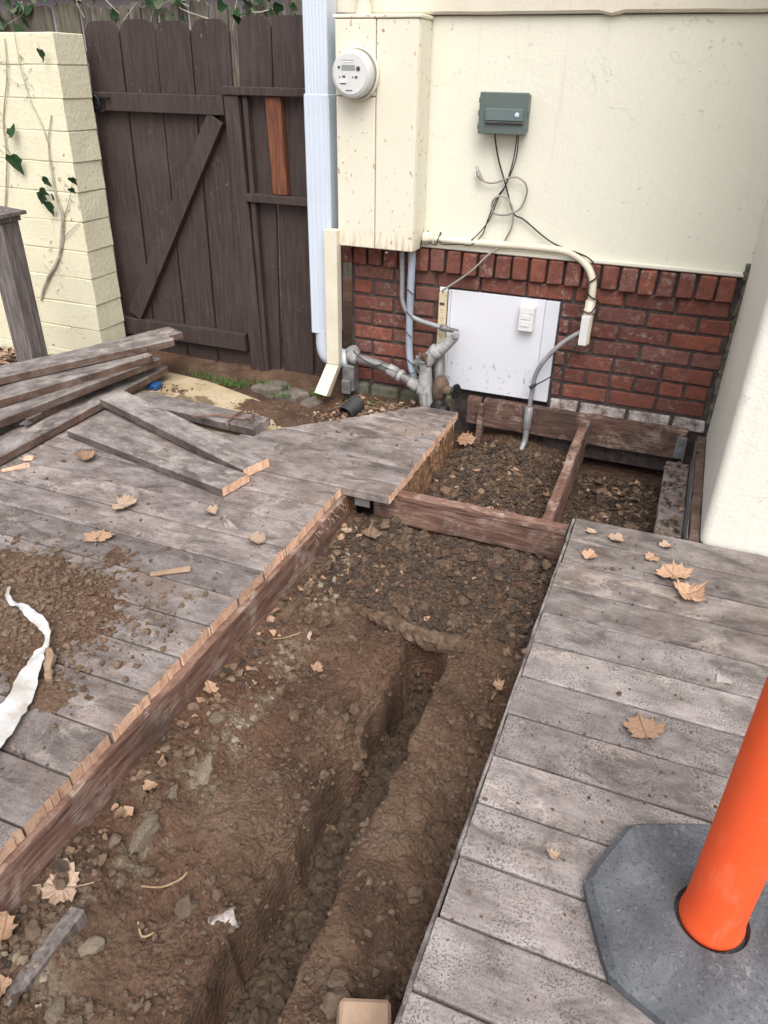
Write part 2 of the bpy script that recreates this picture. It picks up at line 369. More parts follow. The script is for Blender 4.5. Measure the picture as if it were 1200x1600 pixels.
# ------------------------------------------------------------------ mesh builder
class MB:
    def __init__(s): s.v = []; s.f = []; s.mi = []
    def add(s, vs_, fs, mi=0):
        o = len(s.v); s.v += [tuple(q) for q in vs_]
        s.f += [tuple(i + o for i in f) for f in fs]; s.mi += [mi] * len(fs); return s
    def cbox(s, x0, x1, y0, y1, z0, z1, b=.003, mat=None, mi=0, jit=0.0):
        """box with chamfered edges"""
        c = ((x0 + x1) / 2, (y0 + y1) / 2, (z0 + z1) / 2); h = ((x1 - x0) / 2, (y1 - y0) / 2, (z1 - z0) / 2)
        b = min(b, *(q * .48 for q in h))
        vs_ = []; idx = {}
        for sx in (-1, 1):
            for sy in (-1, 1):
                for sz in (-1, 1):
                    sg = (sx, sy, sz)
                    j = [random.uniform(-jit, jit) for _ in range(3)]
                    for a in range(3):
                        p = [sg[k] * (h[k] - (0 if k == a else b)) + j[k] for k in range(3)]
                        idx[(sg, a)] = len(vs_); vs_.append([p[k] + c[k] for k in range(3)])
        fs = []
        cyc = {0: (1, 2), 1: (2, 0), 2: (0, 1)}
        for a in range(3):
            u, w = cyc[a]
            for sg in (-1, 1):
                q = []
                for (su, sw) in ((-1, -1), (1, -1), (1, 1), (-1, 1)):
                    k = [0, 0, 0]; k[a] = sg; k[u] = su; k[w] = sw; q.append(idx[(tuple(k), a)])
                fs.append(q if sg > 0 else q[::-1])
        for a in range(3):                       # edges along axis a
            u, w = cyc[a]
            for su in (-1, 1):
                for sw in (-1, 1):
                    k0 = [0, 0, 0]; k1 = [0, 0, 0]
                    k0[a] = -1; k1[a] = 1; k0[u] = k1[u] = su; k0[w] = k1[w] = sw
                    q = [idx[(tuple(k0), u)], idx[(tuple(k1), u)], idx[(tuple(k1), w)], idx[(tuple(k0), w)]]
                    fs.append(q if su * sw < 0 else q[::-1])
        for sx in (-1, 1):
            for sy in (-1, 1):
                for sz in (-1, 1):
                    k = (sx, sy, sz); q = [idx[(k, 0)], idx[(k, 1)], idx[(k, 2)]]
                    fs.append(q if sx * sy * sz > 0 else q[::-1])
        if mat is not None: vs_ = [mat @ Vector(p) for p in vs_]
        return s.add(vs_, fs, mi)
    def tube(s, pts, r, n=8, mi=0, cap=True, smooth=0, wob=0.0):
        P = [Vector(p) for p in pts]
        if smooth: P = catmull(P, smooth)
        rs = r if isinstance(r, (list, tuple)) else [r] * len(P)
        if len(rs) != len(P):
            rs = [rs[min(len(rs) - 1, int(k / max(1, len(P) - 1) * (len(rs) - 1)))] + 0 * k for k in range(len(P))] if len(rs) < 3 else list(np.interp(np.linspace(0, 1, len(P)), np.linspace(0, 1, len(rs)), rs))
        vs_ = []; nrm = None
        for i, p in enumerate(P):
            d = (P[min(i + 1, len(P) - 1)] - P[max(i - 1, 0)]).normalized()
            if nrm is None:
                nrm = d.orthogonal().normalized()
            else:
                nrm = (nrm - d * nrm.dot(d))
                nrm = nrm.normalized() if nrm.length > 1e-6 else d.orthogonal().normalized()
            bn = d.cross(nrm)
            for k in range(n):
                a = 2 * math.pi * k / n
                rr = rs[i] * (1 + random.uniform(-wob, wob))
                vs_.append(p + (nrm * math.cos(a) + bn * math.sin(a)) * rr)
        fs = []
        for i in range(len(P) - 1):
            for k in range(n):
                fs.append((i * n + k, i * n + (k + 1) % n, (i + 1) * n + (k + 1) % n, (i + 1) * n + k))
        if cap:
            fs.append(tuple(range(n))[::-1]); fs.append(tuple((len(P) - 1) * n + k for k in range(n)))
        return s.add(vs_, fs, mi)
    def lathe(s, prof, base, axis=(0, 0, 1), n=24, mi=0):
        ax = Vector(axis).normalized(); u = ax.orthogonal().normalized(); w = ax.cross(u); b = Vector(base)
        vs_ = []
        for (r, h) in prof:
            for k in range(n):
                a = 2 * math.pi * k / n
                vs_.append(b + ax * h + (u * math.cos(a) + w * math.sin(a)) * r)
        fs = []
        for i in range(len(prof) - 1):
            for k in range(n):
                fs.append((i * n + k, i * n + (k + 1) % n, (i + 1) * n + (k + 1) % n, (i + 1) * n + k))
        fs.append(tuple(range(n))[::-1]); fs.append(tuple((len(prof) - 1) * n + k for k in range(n)))
        return s.add(vs_, fs, mi)
    def prism(s, poly, z0, z1, mi=0, inset=0.0):
        """vertical prism over a counter-clockwise plan outline"""
        n = len(poly); c = (sum(p[0] for p in poly) / n, sum(p[1] for p in poly) / n)
        vs_ = [(p[0], p[1], z0) for p in poly]
        if inset:
            vs_ += [(p[0], p[1], z1 - inset) for p in poly]
            vs_ += [(p[0] + (c[0] - p[0]) * inset / max(.01, math.dist(p, c)), p[1] + (c[1] - p[1]) * inset / max(.01, math.dist(p, c)), z1) for p in poly]
            L = 3
        else:
            vs_ += [(p[0], p[1], z1) for p in poly]; L = 2
        fs = [tuple(range(n))[::-1], tuple((L - 1) * n + k for k in range(n))]
        for l in range(L - 1):
            for k in range(n):
                fs.append((l * n + k, l * n + (k + 1) % n, (l + 1) * n + (k + 1) % n, (l + 1) * n + k))
        return s.add(vs_, fs, mi)

def catmull(P, k):
    out = []
    for i in range(len(P) - 1):
        p0 = P[max(i - 1, 0)]; p1 = P[i]; p2 = P[i + 1]; p3 = P[min(i + 2, len(P) - 1)]
        for j in range(k):
            t = j / k
            out.append(.5 * ((2 * p1) + (p2 - p0) * t + (2 * p0 - 5 * p1 + 4 * p2 - p3) * t * t + (3 * p1 - p0 - 3 * p2 + p3) * t ** 3))
    out.append(P[-1])
    return out

def mesh_from(name, mb, mats, off=(0, 0, 0), smooth=False):
    me = bpy.data.meshes.new(name)
    me.from_pydata([(v[0] - off[0], v[1] - off[1], v[2] - off[2]) for v in mb.v], [], mb.f)
    for m in (mats if isinstance(mats, (list, tuple)) else [mats]): me.materials.append(M[m])
    if any(mb.mi): me.polygons.foreach_set('material_index', mb.mi)
    if smooth: me.polygons.foreach_set('use_smooth', [True] * len(me.polygons))
    me.update()
    return me
def wloc(o):
    l = Vector((0, 0, 0))
    while o is not None: l += o.location; o = o.parent
    return l
def tag(o, label=None, cat=None, group=None, kind=None):
    if label: o['label'] = label
    if cat: o['category'] = cat
    if group: o['group'] = group
    if kind: o['kind'] = kind
    return o
def thing(name, label, cat, loc=(0, 0, 0), group=None):
    o = bpy.data.objects.new(name, None); COL.objects.link(o)
    o.empty_display_size = .05
    o.location = loc
    return tag(o, label, cat, group)
def obj(name, mb, mats, parent=None, smooth=False, at=None):
    """ONE mesh object; mb is in world coordinates"""
    off = wloc(parent) if parent is not None else (Vector(at) if at is not None else Vector((0, 0, 0)))
    me = mesh_from(name, mb, mats, off, smooth)
    o = bpy.data.objects.new(name, me); COL.objects.link(o)
    if parent is not None: o.parent = parent
    elif at is not None: o.location = at
    return o
def inst(name, me, parent=None, loc=(0, 0, 0), rot=(0, 0, 0), sc=(1, 1, 1)):
    o = bpy.data.objects.new(name, me); COL.objects.link(o)
    if parent is not None: o.parent = parent; loc = Vector(loc) - wloc(parent)
    o.location = loc; o.rotation_euler = rot; o.scale = sc
    return o
def fastmesh(name, V, F, mats, smooth=False, mi=None):
    V = np.asarray(V, np.float32); F = np.asarray(F, np.int32)
    me = bpy.data.meshes.new(name)
    me.vertices.add(len(V)); me.vertices.foreach_set('co', V.ravel())
    k = F.shape[1]
    me.loops.add(F.size); me.loops.foreach_set('vertex_index', F.ravel())
    me.polygons.add(len(F)); me.polygons.foreach_set('loop_start', np.arange(0, F.size, k, dtype=np.int32))
    me.polygons.foreach_set('use_smooth', np.full(len(F), smooth))
    for m in (mats if isinstance(mats, (list, tuple)) else [mats]): me.materials.append(M[m])
    if mi is not None: me.polygons.foreach_set('material_index', np.asarray(mi, np.int32))
    me.update(calc_edges=True)
    o = bpy.data.objects.new(name, me); COL.objects.link(o)
    return o

# ------------------------------------------------------------------ height of the soil
def hsh(ix, iy, s):
    h = (ix.astype(np.int64) * 374761393 + iy.astype(np.int64) * 668265263 + s * 1442695041) & 0xffffffff
    h = ((h ^ (h >> 13)) * 1274126177) & 0xffffffff
    return ((h ^ (h >> 16)) & 0xffffff) / float(0xffffff)
def vnoise(x, y, s=0):
    ix = np.floor(x); iy = np.floor(y); fx = x - ix; fy = y - iy
    fx = fx * fx * (3 - 2 * fx); fy = fy * fy * (3 - 2 * fy)
    a = hsh(ix, iy, s); b = hsh(ix + 1, iy, s); c = hsh(ix, iy + 1, s); d = hsh(ix + 1, iy + 1, s)
    return (a + (b - a) * fx) * (1 - fy) + (c + (d - c) * fx) * fy
def fbm(x, y, o=4, s=0):
    r = 0; a = .5
    for k in range(o): r = r + a * vnoise(x * 2 ** k, y * 2 ** k, s + k * 17); a *= .5
    return r
def worley(x, y, s=0):
    ix = np.floor(x); iy = np.floor(y); best = np.full(x.shape, 9.0)
    for dx in (-1, 0, 1):
        for dy in (-1, 0, 1):
            cx = ix + dx + hsh(ix + dx, iy + dy, s); cy = iy + dy + hsh(ix + dx, iy + dy, s + 5)
            best = np.minimum(best, (cx - x) ** 2 + (cy - y) ** 2)
    return np.sqrt(best)
def sstep(a, b, x):
    t = np.clip((x - a) / (b - a), 0, 1); return t * t * (3 - 2 * t)
def height(x, y, detail=True):
    x = np.asarray(x, float); y = np.asarray(y, float)
    w = (vnoise(x * 0 + 3, y * 5, 3) - .5) * .05 + (vnoise(x * 3, y * 14, 4) - .5) * .034 + (vnoise(x * 9, y * 42, 14) - .5) * .009
    w2 = (vnoise(x * 0 + 7, y * 4, 8) - .5) * .04 + (vnoise(x * 3, y * 15, 9) - .5) * .026 + (vnoise(x * 9, y * 38, 19) - .5) * .005
    dz = .012 - .085 * np.exp(-((y + 1.62) / .16) ** 2) + .035 * sstep(-2.0, -2.9, y)                        # slot a little shallower towards the camera
    xl = .876 + w; xr = 1.026 + w2
    bank = np.interp(x, [.30, .44, .52, .62, .74, .85, .92], [-.145, -.148, -.160, -.196, -.200, -.190, -.215])
    bankr = np.interp(x, [.95, 1.03, 1.08, 1.15, 1.3], [-.215, -.150, -.150, -.172, -.20])
    f = -.375 + dz + .03 * (x - .95) / .1
    t1 = sstep(xl - .006, xl + .016, x); t2 = sstep(xr - .009, xr + .004, x)
    slot = bank * (1 - t1) + f * t1
    # a narrow shelf along the left lip
    slot = slot - .035 * np.exp(-((x - xl + .04) / .025) ** 2) * (vnoise(y * 4, x * 0, 12) > .45)
    bed = slot * (1 - t2) + bankr * t2
    headl = -1.505 + (vnoise(x * 14, x * 0, 21) - .5) * .06 + .05 * np.abs((x - .95) / .08) ** 2 * -1 * (np.abs(x - .95) < .1)
    flat = np.interp(x, [.3, .5, .7, .9, 1.1, 1.3], [-.155, -.180, -.205, -.222, -.200, -.19]) + .03 * sstep(-1.35, -1.0, y)
    th = sstep(headl - .03, headl + .012, y)
    pit = bed * (1 - th) + flat * th
    cell = np.where(x < 1.14, -.235 + .05 * np.exp(-((x - .82) / .22) ** 2), -.285) + .03 * sstep(-.5, -.05, y)
    tc = sstep(-.96, -.88, y)
    pit = pit * (1 - tc) + cell * tc
    back = -.062 + .012 * (fbm(x * 6, y * 6, 3, 40) - .5) + .02 * sstep(-.15, .1, y)
    lb = sstep(.50, .40, x) * sstep(-.78, -.66, y)
    z = pit * (1 - lb) + back * lb
    under = sstep(.32, .25, x) * (1 - lb) + 0 * z
    z = z * (1 - under) + (-.16) * under
    farr = np.maximum(sstep(1.7, 2.2, x), np.maximum(sstep(.12, .4, y), sstep(-2.9, -3.3, x)))
    z = z * (1 - farr) + (-.06) * farr
    if detail:
        wild = sstep(.25, .34, x) * sstep(1.72, 1.66, x) * sstep(.02, -.02, y) * sstep(-3.4, -3.2, y)
        sm = sstep(.46, .66, fbm(x * 4.1, y * 3.1, 3, 60))        # where the spade left the clay smooth
        clay = sm * sstep(.52, .62, x) * sstep(.90, .82, x) * sstep(-1.55, -1.8, y)
        rough = (1 - .85 * clay) * (1 - .85 * np.exp(-((x - 1.04) / .035) ** 2) * sstep(-1.45, -1.5, y))
        z = z + wild * ((fbm(x * 7, y * 7, 3, 70) - .45) * .035 + (fbm(x * 24, y * 24, 4, 80) - .45) * .030 * rough)
        c1 = worley(x * 22, y * 22, 90); c2 = worley(x * 55, y * 55, 95)
        z = z + wild * rough * ((.55 - np.minimum(c1, .9)) * .020 * (fbm(x * 6, y * 6, 2, 140) > .42) + (.5 - np.minimum(c2, .9)) * .0125)
        crack = np.abs(fbm(x * 9, y * 6, 3, 130) - .45)
        z = z - wild * clay * .010 * np.exp(-(crack / .012) ** 2)
        z = z + lb * ((.5 - np.minimum(worley(x * 30, y * 30, 99), .9)) * .012)
    return z

def axis(lo, hi, fine, far, mid):
    a = list(np.arange(lo, hi + 1e-6, fine))
    l = []; p = lo; st = fine
    while p > far[0]:
        st = min(st * 1.35, 12.0) if p < mid[0] else .022
        p -= st; l.append(p)
    r = []; p = hi; st = fine
    while p < far[1]:
        st = min(st * 1.35, 12.0) if p > mid[1] else .022
        p += st; r.append(p)
    return np.array(l[::-1] + a + r)
gx = axis(.28, 1.70, .0052, (-90, 90), (-1.9, 1.72))
gy = axis(-3.05, .02, .0058, (-90, 90), (-3.1, .25))
X, Y = np.meshgrid(gx, gy)
Z = height(X, Y)
nx, ny = len(gx), len(gy)
ii = (np.arange(ny - 1)[:, None] * nx + np.arange(nx - 1)[None, :]).ravel()
ground = fastmesh('ground', np.stack([X.ravel(), Y.ravel(), Z.ravel()], 1), np.stack([ii, ii + 1, ii + nx + 1, ii + nx], 1), 'soil', True)
tag(ground, kind='structure', label='bare brown soil with a narrow dug trench between the two decks')

def hz(x, y): return float(height(np.array([x]), np.array([y]), True)[0])

# ------------------------------------------------------------------ house
house = thing('house', 'cream stucco house wall on a red brick base with a white access panel', 'house', (0, 0, 0))
mb = MB()
mb.cbox(-.075, 2.6, .006, .26, .668, 1.513, .006)
obj('stucco_wall', mb, 'stucco', house)
mb = MB()                                            # upper coat stands a little proud, lower edge wavy
e = []
xs = np.linspace(-.075, 2.6, 60)
for k in range(59):
    pass
vsb = []; fsb = []
for k, x in enumerate(xs):
    dz = .004 * (float(vnoise(np.array([x * 9.0]), np.array([2.0]), 5)[0]) - .5) - (.010 if .98 < x < 1.05 else 0)
    for (yy, zz) in ((.05, 1.5155), (-.012, 1.518 + dz), (-.020, 1.526 + dz), (-.020, 3.2), (.26, 3.2)): vsb.append((x, yy, zz))
for k in range(59):
    for j in range(4): fsb.append((k * 5 + j, (k + 1) * 5 + j, (k + 1) * 5 + j + 1, k * 5 + j + 1))
mb.add(vsb, [f[::-1] for f in fsb]); mb.add([(-.075, -.012, 1.518), (-.075, .26, 1.518), (-.075, .26, 3.2), (-.075, -.02, 3.2)], [(0, 1, 2, 3)])
obj('upper_wall', mb, 'band', house)
mb = MB()                                            # cream sill bead over the soldier course
mb.cbox(-.06, 1.664, -.012, .006, .669, .686, .006)
obj('plaster_drip_edge', mb, 'stucco', house)
mb = MB()
mb.cbox(-.004, .474, .010, .2, -.2, .664, .002); mb.cbox(.474, .974, .016, .2, .500, .664, .002); mb.cbox(.972, 1.664, .010, .2, -.2, .664, .002)
mb.cbox(.474, .974, .05, .2, -.2, .500, .002)
obj('mortar_bed', mb, 'mortar', house)
def brick_mesh(w, d, h, k):
    random.seed(k)
    b = MB(); b.cbox(-w / 2, w / 2, 0, d, -h / 2, h / 2, .0045, jit=.0022)
    return mesh_from('brick', b, 'brick')
def brickat(name, me, x, y, z, tilt=.008):
    inst(name, me, house, (x, y, z), (random.uniform(-.01, .01), random.uniform(-tilt, tilt), random.uniform(-.012, .012)))
SM = [brick_mesh(.192, .09, .0585, k) for k in range(4)]
HM = [brick_mesh(.091, .09, .0585, 10 + k) for k in range(3)]
QM = [brick_mesh(.045, .09, .0585, 20 + k) for k in range(2)]
RM = [brick_mesh(.0615, .09, .092, 30 + k) for k in range(4)]
random.seed(5)
J0, CP, SP = .5708, .0709, .2035
for c in range(1, 9):
    z = J0 - CP * (c - .5)
    off = .0065 if c % 2 else .1065
    for k in range(-1, 9):
        x0 = off + SP * k; x1 = x0 + SP
        pan = c >= 2
        segs = [(x0, x1)]
        if c == 6 and x0 > .9:                        # header course
            segs = [(x0, x0 + SP / 2), (x0 + SP / 2, x1)]
        for (a, b) in segs:
            a = max(a, .0065); b = min(b, 1.660)
            if pan:
                if a < .472 < b: b = .472
                if a < .972 < b: a = .974
                if a >= .472 and b <= .972: continue
            w = b - a - .012
            if w < .028: continue
            if c == 8 and a > .9:
                continue
            src = SM if w > .14 else (HM if w > .062 else QM)
            full = .192 if w > .14 else (.091 if w > .062 else .045)
            o = bpy.data.objects.new('brick', random.choice(src)); COL.objects.link(o); o.parent = house
            o.location = ((a + b) / 2, random.uniform(-.003, .003), z + random.uniform(-.0015, .0015))
            o.scale = (w / full, 1, 1)
            o.rotation_euler = (random.uniform(-.012, .012), random.uniform(-.010, .010), random.uniform(-.015, .015))
for k in range(23):                                   # soldier course on top
    x = -.024 + .0738 * k
    if x > 1.645: continue
    brickat('brick', random.choice(RM), x + random.uniform(-.002, .002), -.024 + random.uniform(-.003, .003), .6175 + random.uniform(-.002, .002), .03)
for (a, b) in ((.98, 1.108), (1.118, 1.316), (1.326, 1.506), (1.516, 1.65)):   # white painted course at deck level
    me = MB().cbox(a + .003, b - .003, -.004, .08, .012, .066, .004, jit=.003)
    obj('brick', me, 'whitebrick', house)
for (a, b, z0, z1) in ((-.01, .09, -.13, -.004), (.10, .25, -.14, -.002), (.262, .40, -.13, -.006), (.41, .52, -.13, -.004)):
    obj('foundation_block', MB().cbox(a, b, -.022, .09, z0, z1, .012, jit=.006), 'found', house)
panel = obj('access_panel', MB().cbox(.486, .910, .004, .020, .040, .497, .002), 'whitescuff', house)
obj('panel_trim', MB().cbox(.911, .970, -.006, .018, .044, .4965, .002), 'white', panel)
obj('panel_trim', MB().cbox(.4745, .4855, -.004, .018, .044, .4965, .002), 'white', panel)
# projecting wall on the right, rounded plaster corner
pl = []
cr = .028
for k in range(9):
    a = math.pi + k / 8 * math.pi / 2
    pl.append((1.664 + cr + cr * math.cos(a), -.893 + cr + cr * math.sin(a)))
pl = [(1.664, .004)] + pl + [(3.4, -.893), (3.4, .004)]
mb = MB()
zz = [-.01, .02] + list(np.linspace(.2, 3.2, 9))
n = len(pl)
for z in zz:
    for p in pl: mb.v.append((p[0], p[1], z))
for l in range(len(zz) - 1):
    for k in range(n): mb.f.append((l * n + k, l * n + (k + 1) % n, (l + 1) * n + (k + 1) % n, (l + 1) * n + k)); mb.mi.append(0)
mb.f.append(tuple((len(zz) - 1) * n + k for k in range(n))); mb.mi.append(0)
obj('projecting_wall', mb, 'stucco2', house, False)
# rough render left in the corner between brick and wall
mb = MB()
random.seed(9)
zc = [.08 + k * .027 for k in range(24)]
for z in zc:
    mb.cbox(1.652 + random.uniform(-.006, .004), 1.668, -.014 + random.uniform(-.006, .008), .02, z - .018, z + .018, .008, jit=.005)
obj('corner_render', mb, 'found', house)

# ------------------------------------------------------------------ deck planks
def plank(mb, x0, x1, y0, y1, zt, th, cutR=False, fL=None, fR=None, kerf=False, seed=0, capmi=1, sag=.0015, edgemi=0):
    rr = random.Random(seed)
    bev = .004
    cols = [y0, y0 + bev]
    n = 7
    cols += [y0 + bev + (y1 - y0 - 2 * bev) * k / n for k in range(1, n)]
    kf = []
    if kerf:
        for _ in range(rr.choice((1, 2, 2, 3))):
            yk = rr.uniform(y0 + .012, y1 - .012); kf.append(yk)
            cols += [yk - .0013, yk - .0012, yk + .0012, yk + .0013]
    cols += [y1 - bev, y1]
    cols = sorted(cols)
    m = len(cols)
    L = x1 - x0
    ts = [0, .012 / max(L, .1), .25, .5, .75, 1 - .02 / max(L, .1), 1]
    jag = [rr.uniform(-.0022, .0022) for _ in cols]
    base = rr.uniform(-.003, .003)
    vs_ = []
    wz = [rr.uniform(-sag, sag) for _ in ts]
    for ti, t in enumerate(ts):
        for j, yy in enumerate(cols):
            a = fL(yy) if fL else x0
            b = fR(yy) if fR else x1
            xx = a + (b - a) * t
            if ti == len(ts) - 1 and cutR:
                xx += jag[j] + base
                if any(abs(yy - k) < .00125 for k in kf): xx -= .012
            edge = (bev if j in (0, m - 1) else 0)
            vs_.append((xx, yy, zt - edge + wz[ti]))
        for j, yy in enumerate(cols):
            a = fL(yy) if fL else x0
            b = fR(yy) if fR else x1
            xx = a + (b - a) * t
            if ti == len(ts) - 1 and cutR:
                xx += jag[j] + base + .0015
                if any(abs(yy - k) < .00125 for k in kf): xx -= .012
            vs_.append((xx, yy, zt - th + wz[ti]))
    W = 2 * m; fs = []; mi = []
    for ti in range(len(ts) - 1):
        o = ti * W; p = o + W
        for j in range(m - 1):
            fs.append((o + j, p + j, p + j + 1, o + j + 1)); mi.append(0)
            fs.append((o + m + j, o + m + j + 1, p + m + j + 1, p + m + j)); mi.append(0)
        fs.append((o, o + m, p + m, p)); mi.append(edgemi)
        fs.append((o + m - 1, p + m - 1, p + W - 1, o + W - 1)); mi.append(edgemi)
    o = (len(ts) - 1) * W
    for j in range(m - 1):
        fs.append((o + j, o + m + j, o + m + j + 1, o + j + 1)); mi.append(capmi)
        fs.append((j, j + 1, m + j + 1, m + j)); mi.append(0)
    k0 = len(mb.v)
    mb.v += vs_; mb.f += [tuple(i + k0 for i in f) for f in fs]; mb.mi += mi
    return mb

TH = .033
ldeck = thing('wooden_deck', 'weathered grey wooden deck with a raw orange saw cut along the trench', 'deck', (-.6, -1.8, 0))
gaps = [-1.0345, -1.180, -1.3265, -1.4725, -1.612, -1.760, -1.902, -2.0415, -2.179, -2.3205, -2.4525, -2.5905, -2.73, -2.87, -3.01, -3.15, -3.29, -3.43]
for k in range(len(gaps) - 1):
    mb = plank(MB(), -2.9, .416, gaps[k + 1] + .0028, gaps[k] - .0028, random.uniform(-.0012, .0012), TH, True, kerf=True, seed=100 + k)
    obj('plank', mb, ['deck', 'fresh'], ldeck)
g2 = [-1.030, -.926, -.786, -.645, -.506, -.368, -.232, -.172]
for k in range(len(g2) - 1):
    y0, y1 = g2[k] + .0024, g2[k + 1] - .0024
    fl = (lambda y: -2.9) if g2[k] < -.79 else (lambda y: y + .612 + .004 * math.sin(y * 90))
    mb = plank(MB(), -2.9 if g2[k] < -.79 else y0 + .61, .605, y0, y1, random.uniform(-.0012, .0012), TH, True, fL=fl, kerf=False, seed=200 + k)
    obj('plank', mb, ['deck', 'fresh'], ldeck)
# rim joist under the saw cut, its top edge showing as a ledge
def joist_bar(name, x0, x1, y0, y1, z0, z1, mat, parent, n=14, b=.004, jit=.0015, seed=1, axis='y', zt2=None):
    rr = random.Random(seed); m = MB(); vs_ = []; 
    for i in range(n + 1):
        t = i / n
        zt = z1 if zt2 is None else z1 + (zt2 - z1) * t
        if axis == 'y':
            c = y0 + (y1 - y0) * t
            ring = [(x0, c, z0), (x1, c, z0), (x1, c, zt - b), (x1 - b, c, zt), (x0 + b, c, zt), (x0, c, zt - b)]
        else:
            c = x0 + (x1 - x0) * t
            ring = [(c, y1, z0), (c, y0, z0), (c, y0, zt - b), (c, y0 + b, zt), (c, y1 - b, zt), (c, y1, zt - b)]
        vs_ += [tuple(q + rr.uniform(-jit, jit) for q in p) for p in ring]
    fs = []
    for i in range(n):
        for k in range(6): fs.append((i * 6 + k, i * 6 + (k + 1) % 6, i * 6 + 6 + (k + 1) % 6, i * 6 + 6 + k))
    fs.append(tuple(range(6))); fs.append(tuple(n * 6 + k for k in range(6))[::-1])
    m.add(vs_, [f[::-1] for f in fs])
    return obj(name, m, mat, parent)
joist_bar('rim_joist', .396, .434, -3.4, -1.032, -.20, -.0345, 'joist', ldeck, 40, .004, .0022, 3)
joist_bar('rim_joist', .560, .594, -.925, -.18, -.22, -.0345, 'torn', ldeck, 26, .006, .004, 4)
# torn fibres hanging from the cut
random.seed(21)
mb = MB()
for k in range(70):
    y = random.uniform(-.93, -.2); x = .600
    l = random.uniform(.012, .05); a = random.uniform(-.8, .8)
    p0 = Vector((x - .006, y, random.uniform(-.05, -.004))); p1 = p0 + Vector((random.uniform(.004, .016), l * a, -l * random.uniform(.3, .9)))
    mb.tube([p0, (p0 + p1) / 2 + Vector((.004, 0, .002)), p1], [.0026, .0016, .0006], 4)
for k in range(30):
    y = random.uniform(-1.30, -1.04)
    p0 = Vector((.43, y, random.uniform(-.08, -.03))); l = random.uniform(.015, .04)
    p1 = p0 + Vector((.006, l * random.uniform(.2, .9), -l))
    mb.tube([p0, (p0 + p1) / 2 + Vector((.004, 0, 0)), p1], [.0022, .0014, .0005], 4)
o = obj('splinters', mb, 'fresh', ldeck); o['kind'] = 'stuff'
joist_bar('joist', .39, .425, -1.03, -.92, -.19, -.0345, 'torn', ldeck, 6, .004, .002, 8)
for xj in (-.2, -.8, -1.4, -2.0):
    joist_bar('joist', xj, xj + .038, -3.4, -.80, -.2, -.0345, 'joist', ldeck, 6, .003, .001, 9)

rdeck = thing('wooden_deck', 'speckled grey wooden deck below the white wall with the orange post on it', 'deck', (2.0, -2.0, 0))
g3 = [-.905, -1.0605, -1.2005, -1.338, -1.474, -1.6155, -1.760, -1.9005, -2.0365, -2.1755, -2.3095, -2.4415, -2.580, -2.72, -2.86, -3.0, -3.14, -3.28, -3.42]
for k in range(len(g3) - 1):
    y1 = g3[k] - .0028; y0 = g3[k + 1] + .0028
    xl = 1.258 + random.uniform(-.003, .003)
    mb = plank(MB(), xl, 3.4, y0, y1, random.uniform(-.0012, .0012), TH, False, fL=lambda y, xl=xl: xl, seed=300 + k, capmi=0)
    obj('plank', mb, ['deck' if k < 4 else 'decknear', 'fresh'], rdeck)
joist_bar('fascia_board', 1.247, 1.2555, -3.42, -.915, -.20, -.003, 'loose', rdeck, 40, .003, .0018, 11)
for xj in (1.275, 1.9, 2.5):
    joist_bar('joist', xj, xj + .038, -3.4, -.94, -.2, -.0345, 'joist', rdeck, 6, .003, .001, 12)

# framing left open where the boards were lifted
fr = thing('deck_framing', 'exposed brown deck joists framing two open cells below the brick wall', 'deck frame', (1.1, -.5, -.15))
joist_bar('beam', .505, 1.236, -.934, -.898, -.166, -.0355, 'joist', fr, 22, .005, .0018, 13, 'x')
joist_bar('beam_lip', .515, 1.232, -.941, -.935, -.058, -.040, 'joist', fr, 22, .002, .001, 14, 'x')
joist_bar('joist', 1.138, 1.176, -.896, -.047, -.175, -.040, 'joist', fr, 20, .005, .0025, 15, 'y', .012)
joist_bar('ledger', .690, 1.586, -.045, -.006, -.106, .026, 'ledger', fr, 22, .004, .0018, 16, 'x')
joist_bar('ledger', .612, .676, -.050, -.006, -.100, .024, 'ledger', fr, 4, .004, .003, 17, 'x')
joist_bar('blocking', .672, .698, -.085, -.046, -.20, .010, 'ledger', fr, 5, .004, .003, 18, 'y')
joist_bar('rim_board', 1.628, 1.662, -.902, -.02, -.14, .006, 'edge', fr, 18, .004, .002, 19)
joist_bar('flashing_strip', 1.622, 1.6265, -.89, -.05, -.13, -.004, 'steel', fr, 14, .001, .0012, 20)
joist_bar('ledge_board', 1.524, 1.619, -.895, -.10, -.16, -.098, 'deck', fr, 16, .004, .002, 22)
strap = obj('joist_hanger', MB().cbox(1.178, 1.182, -.10, -.047, -.09, .008, .0008), 'steel', fr)
obj('joist_hanger', MB().cbox(1.548, 1.590, -.052, -.0462, -.10, .0, .0008).cbox(1.584, 1.588, -.12, -.047, -.09, .0, .0008), 'steel', fr)
obj('joist_hanger', MB().cbox(1.2365, 1.2378, -.99, -.93, -.12, -.03, .0005), 'steel', fr)
obj('joist_hanger', MB().cbox(.440, .500, -1.024, -1.020, -.075, -.034, .0008, mat=Matrix.Rotation(.02, 4, 'Z')), 'steel', fr)

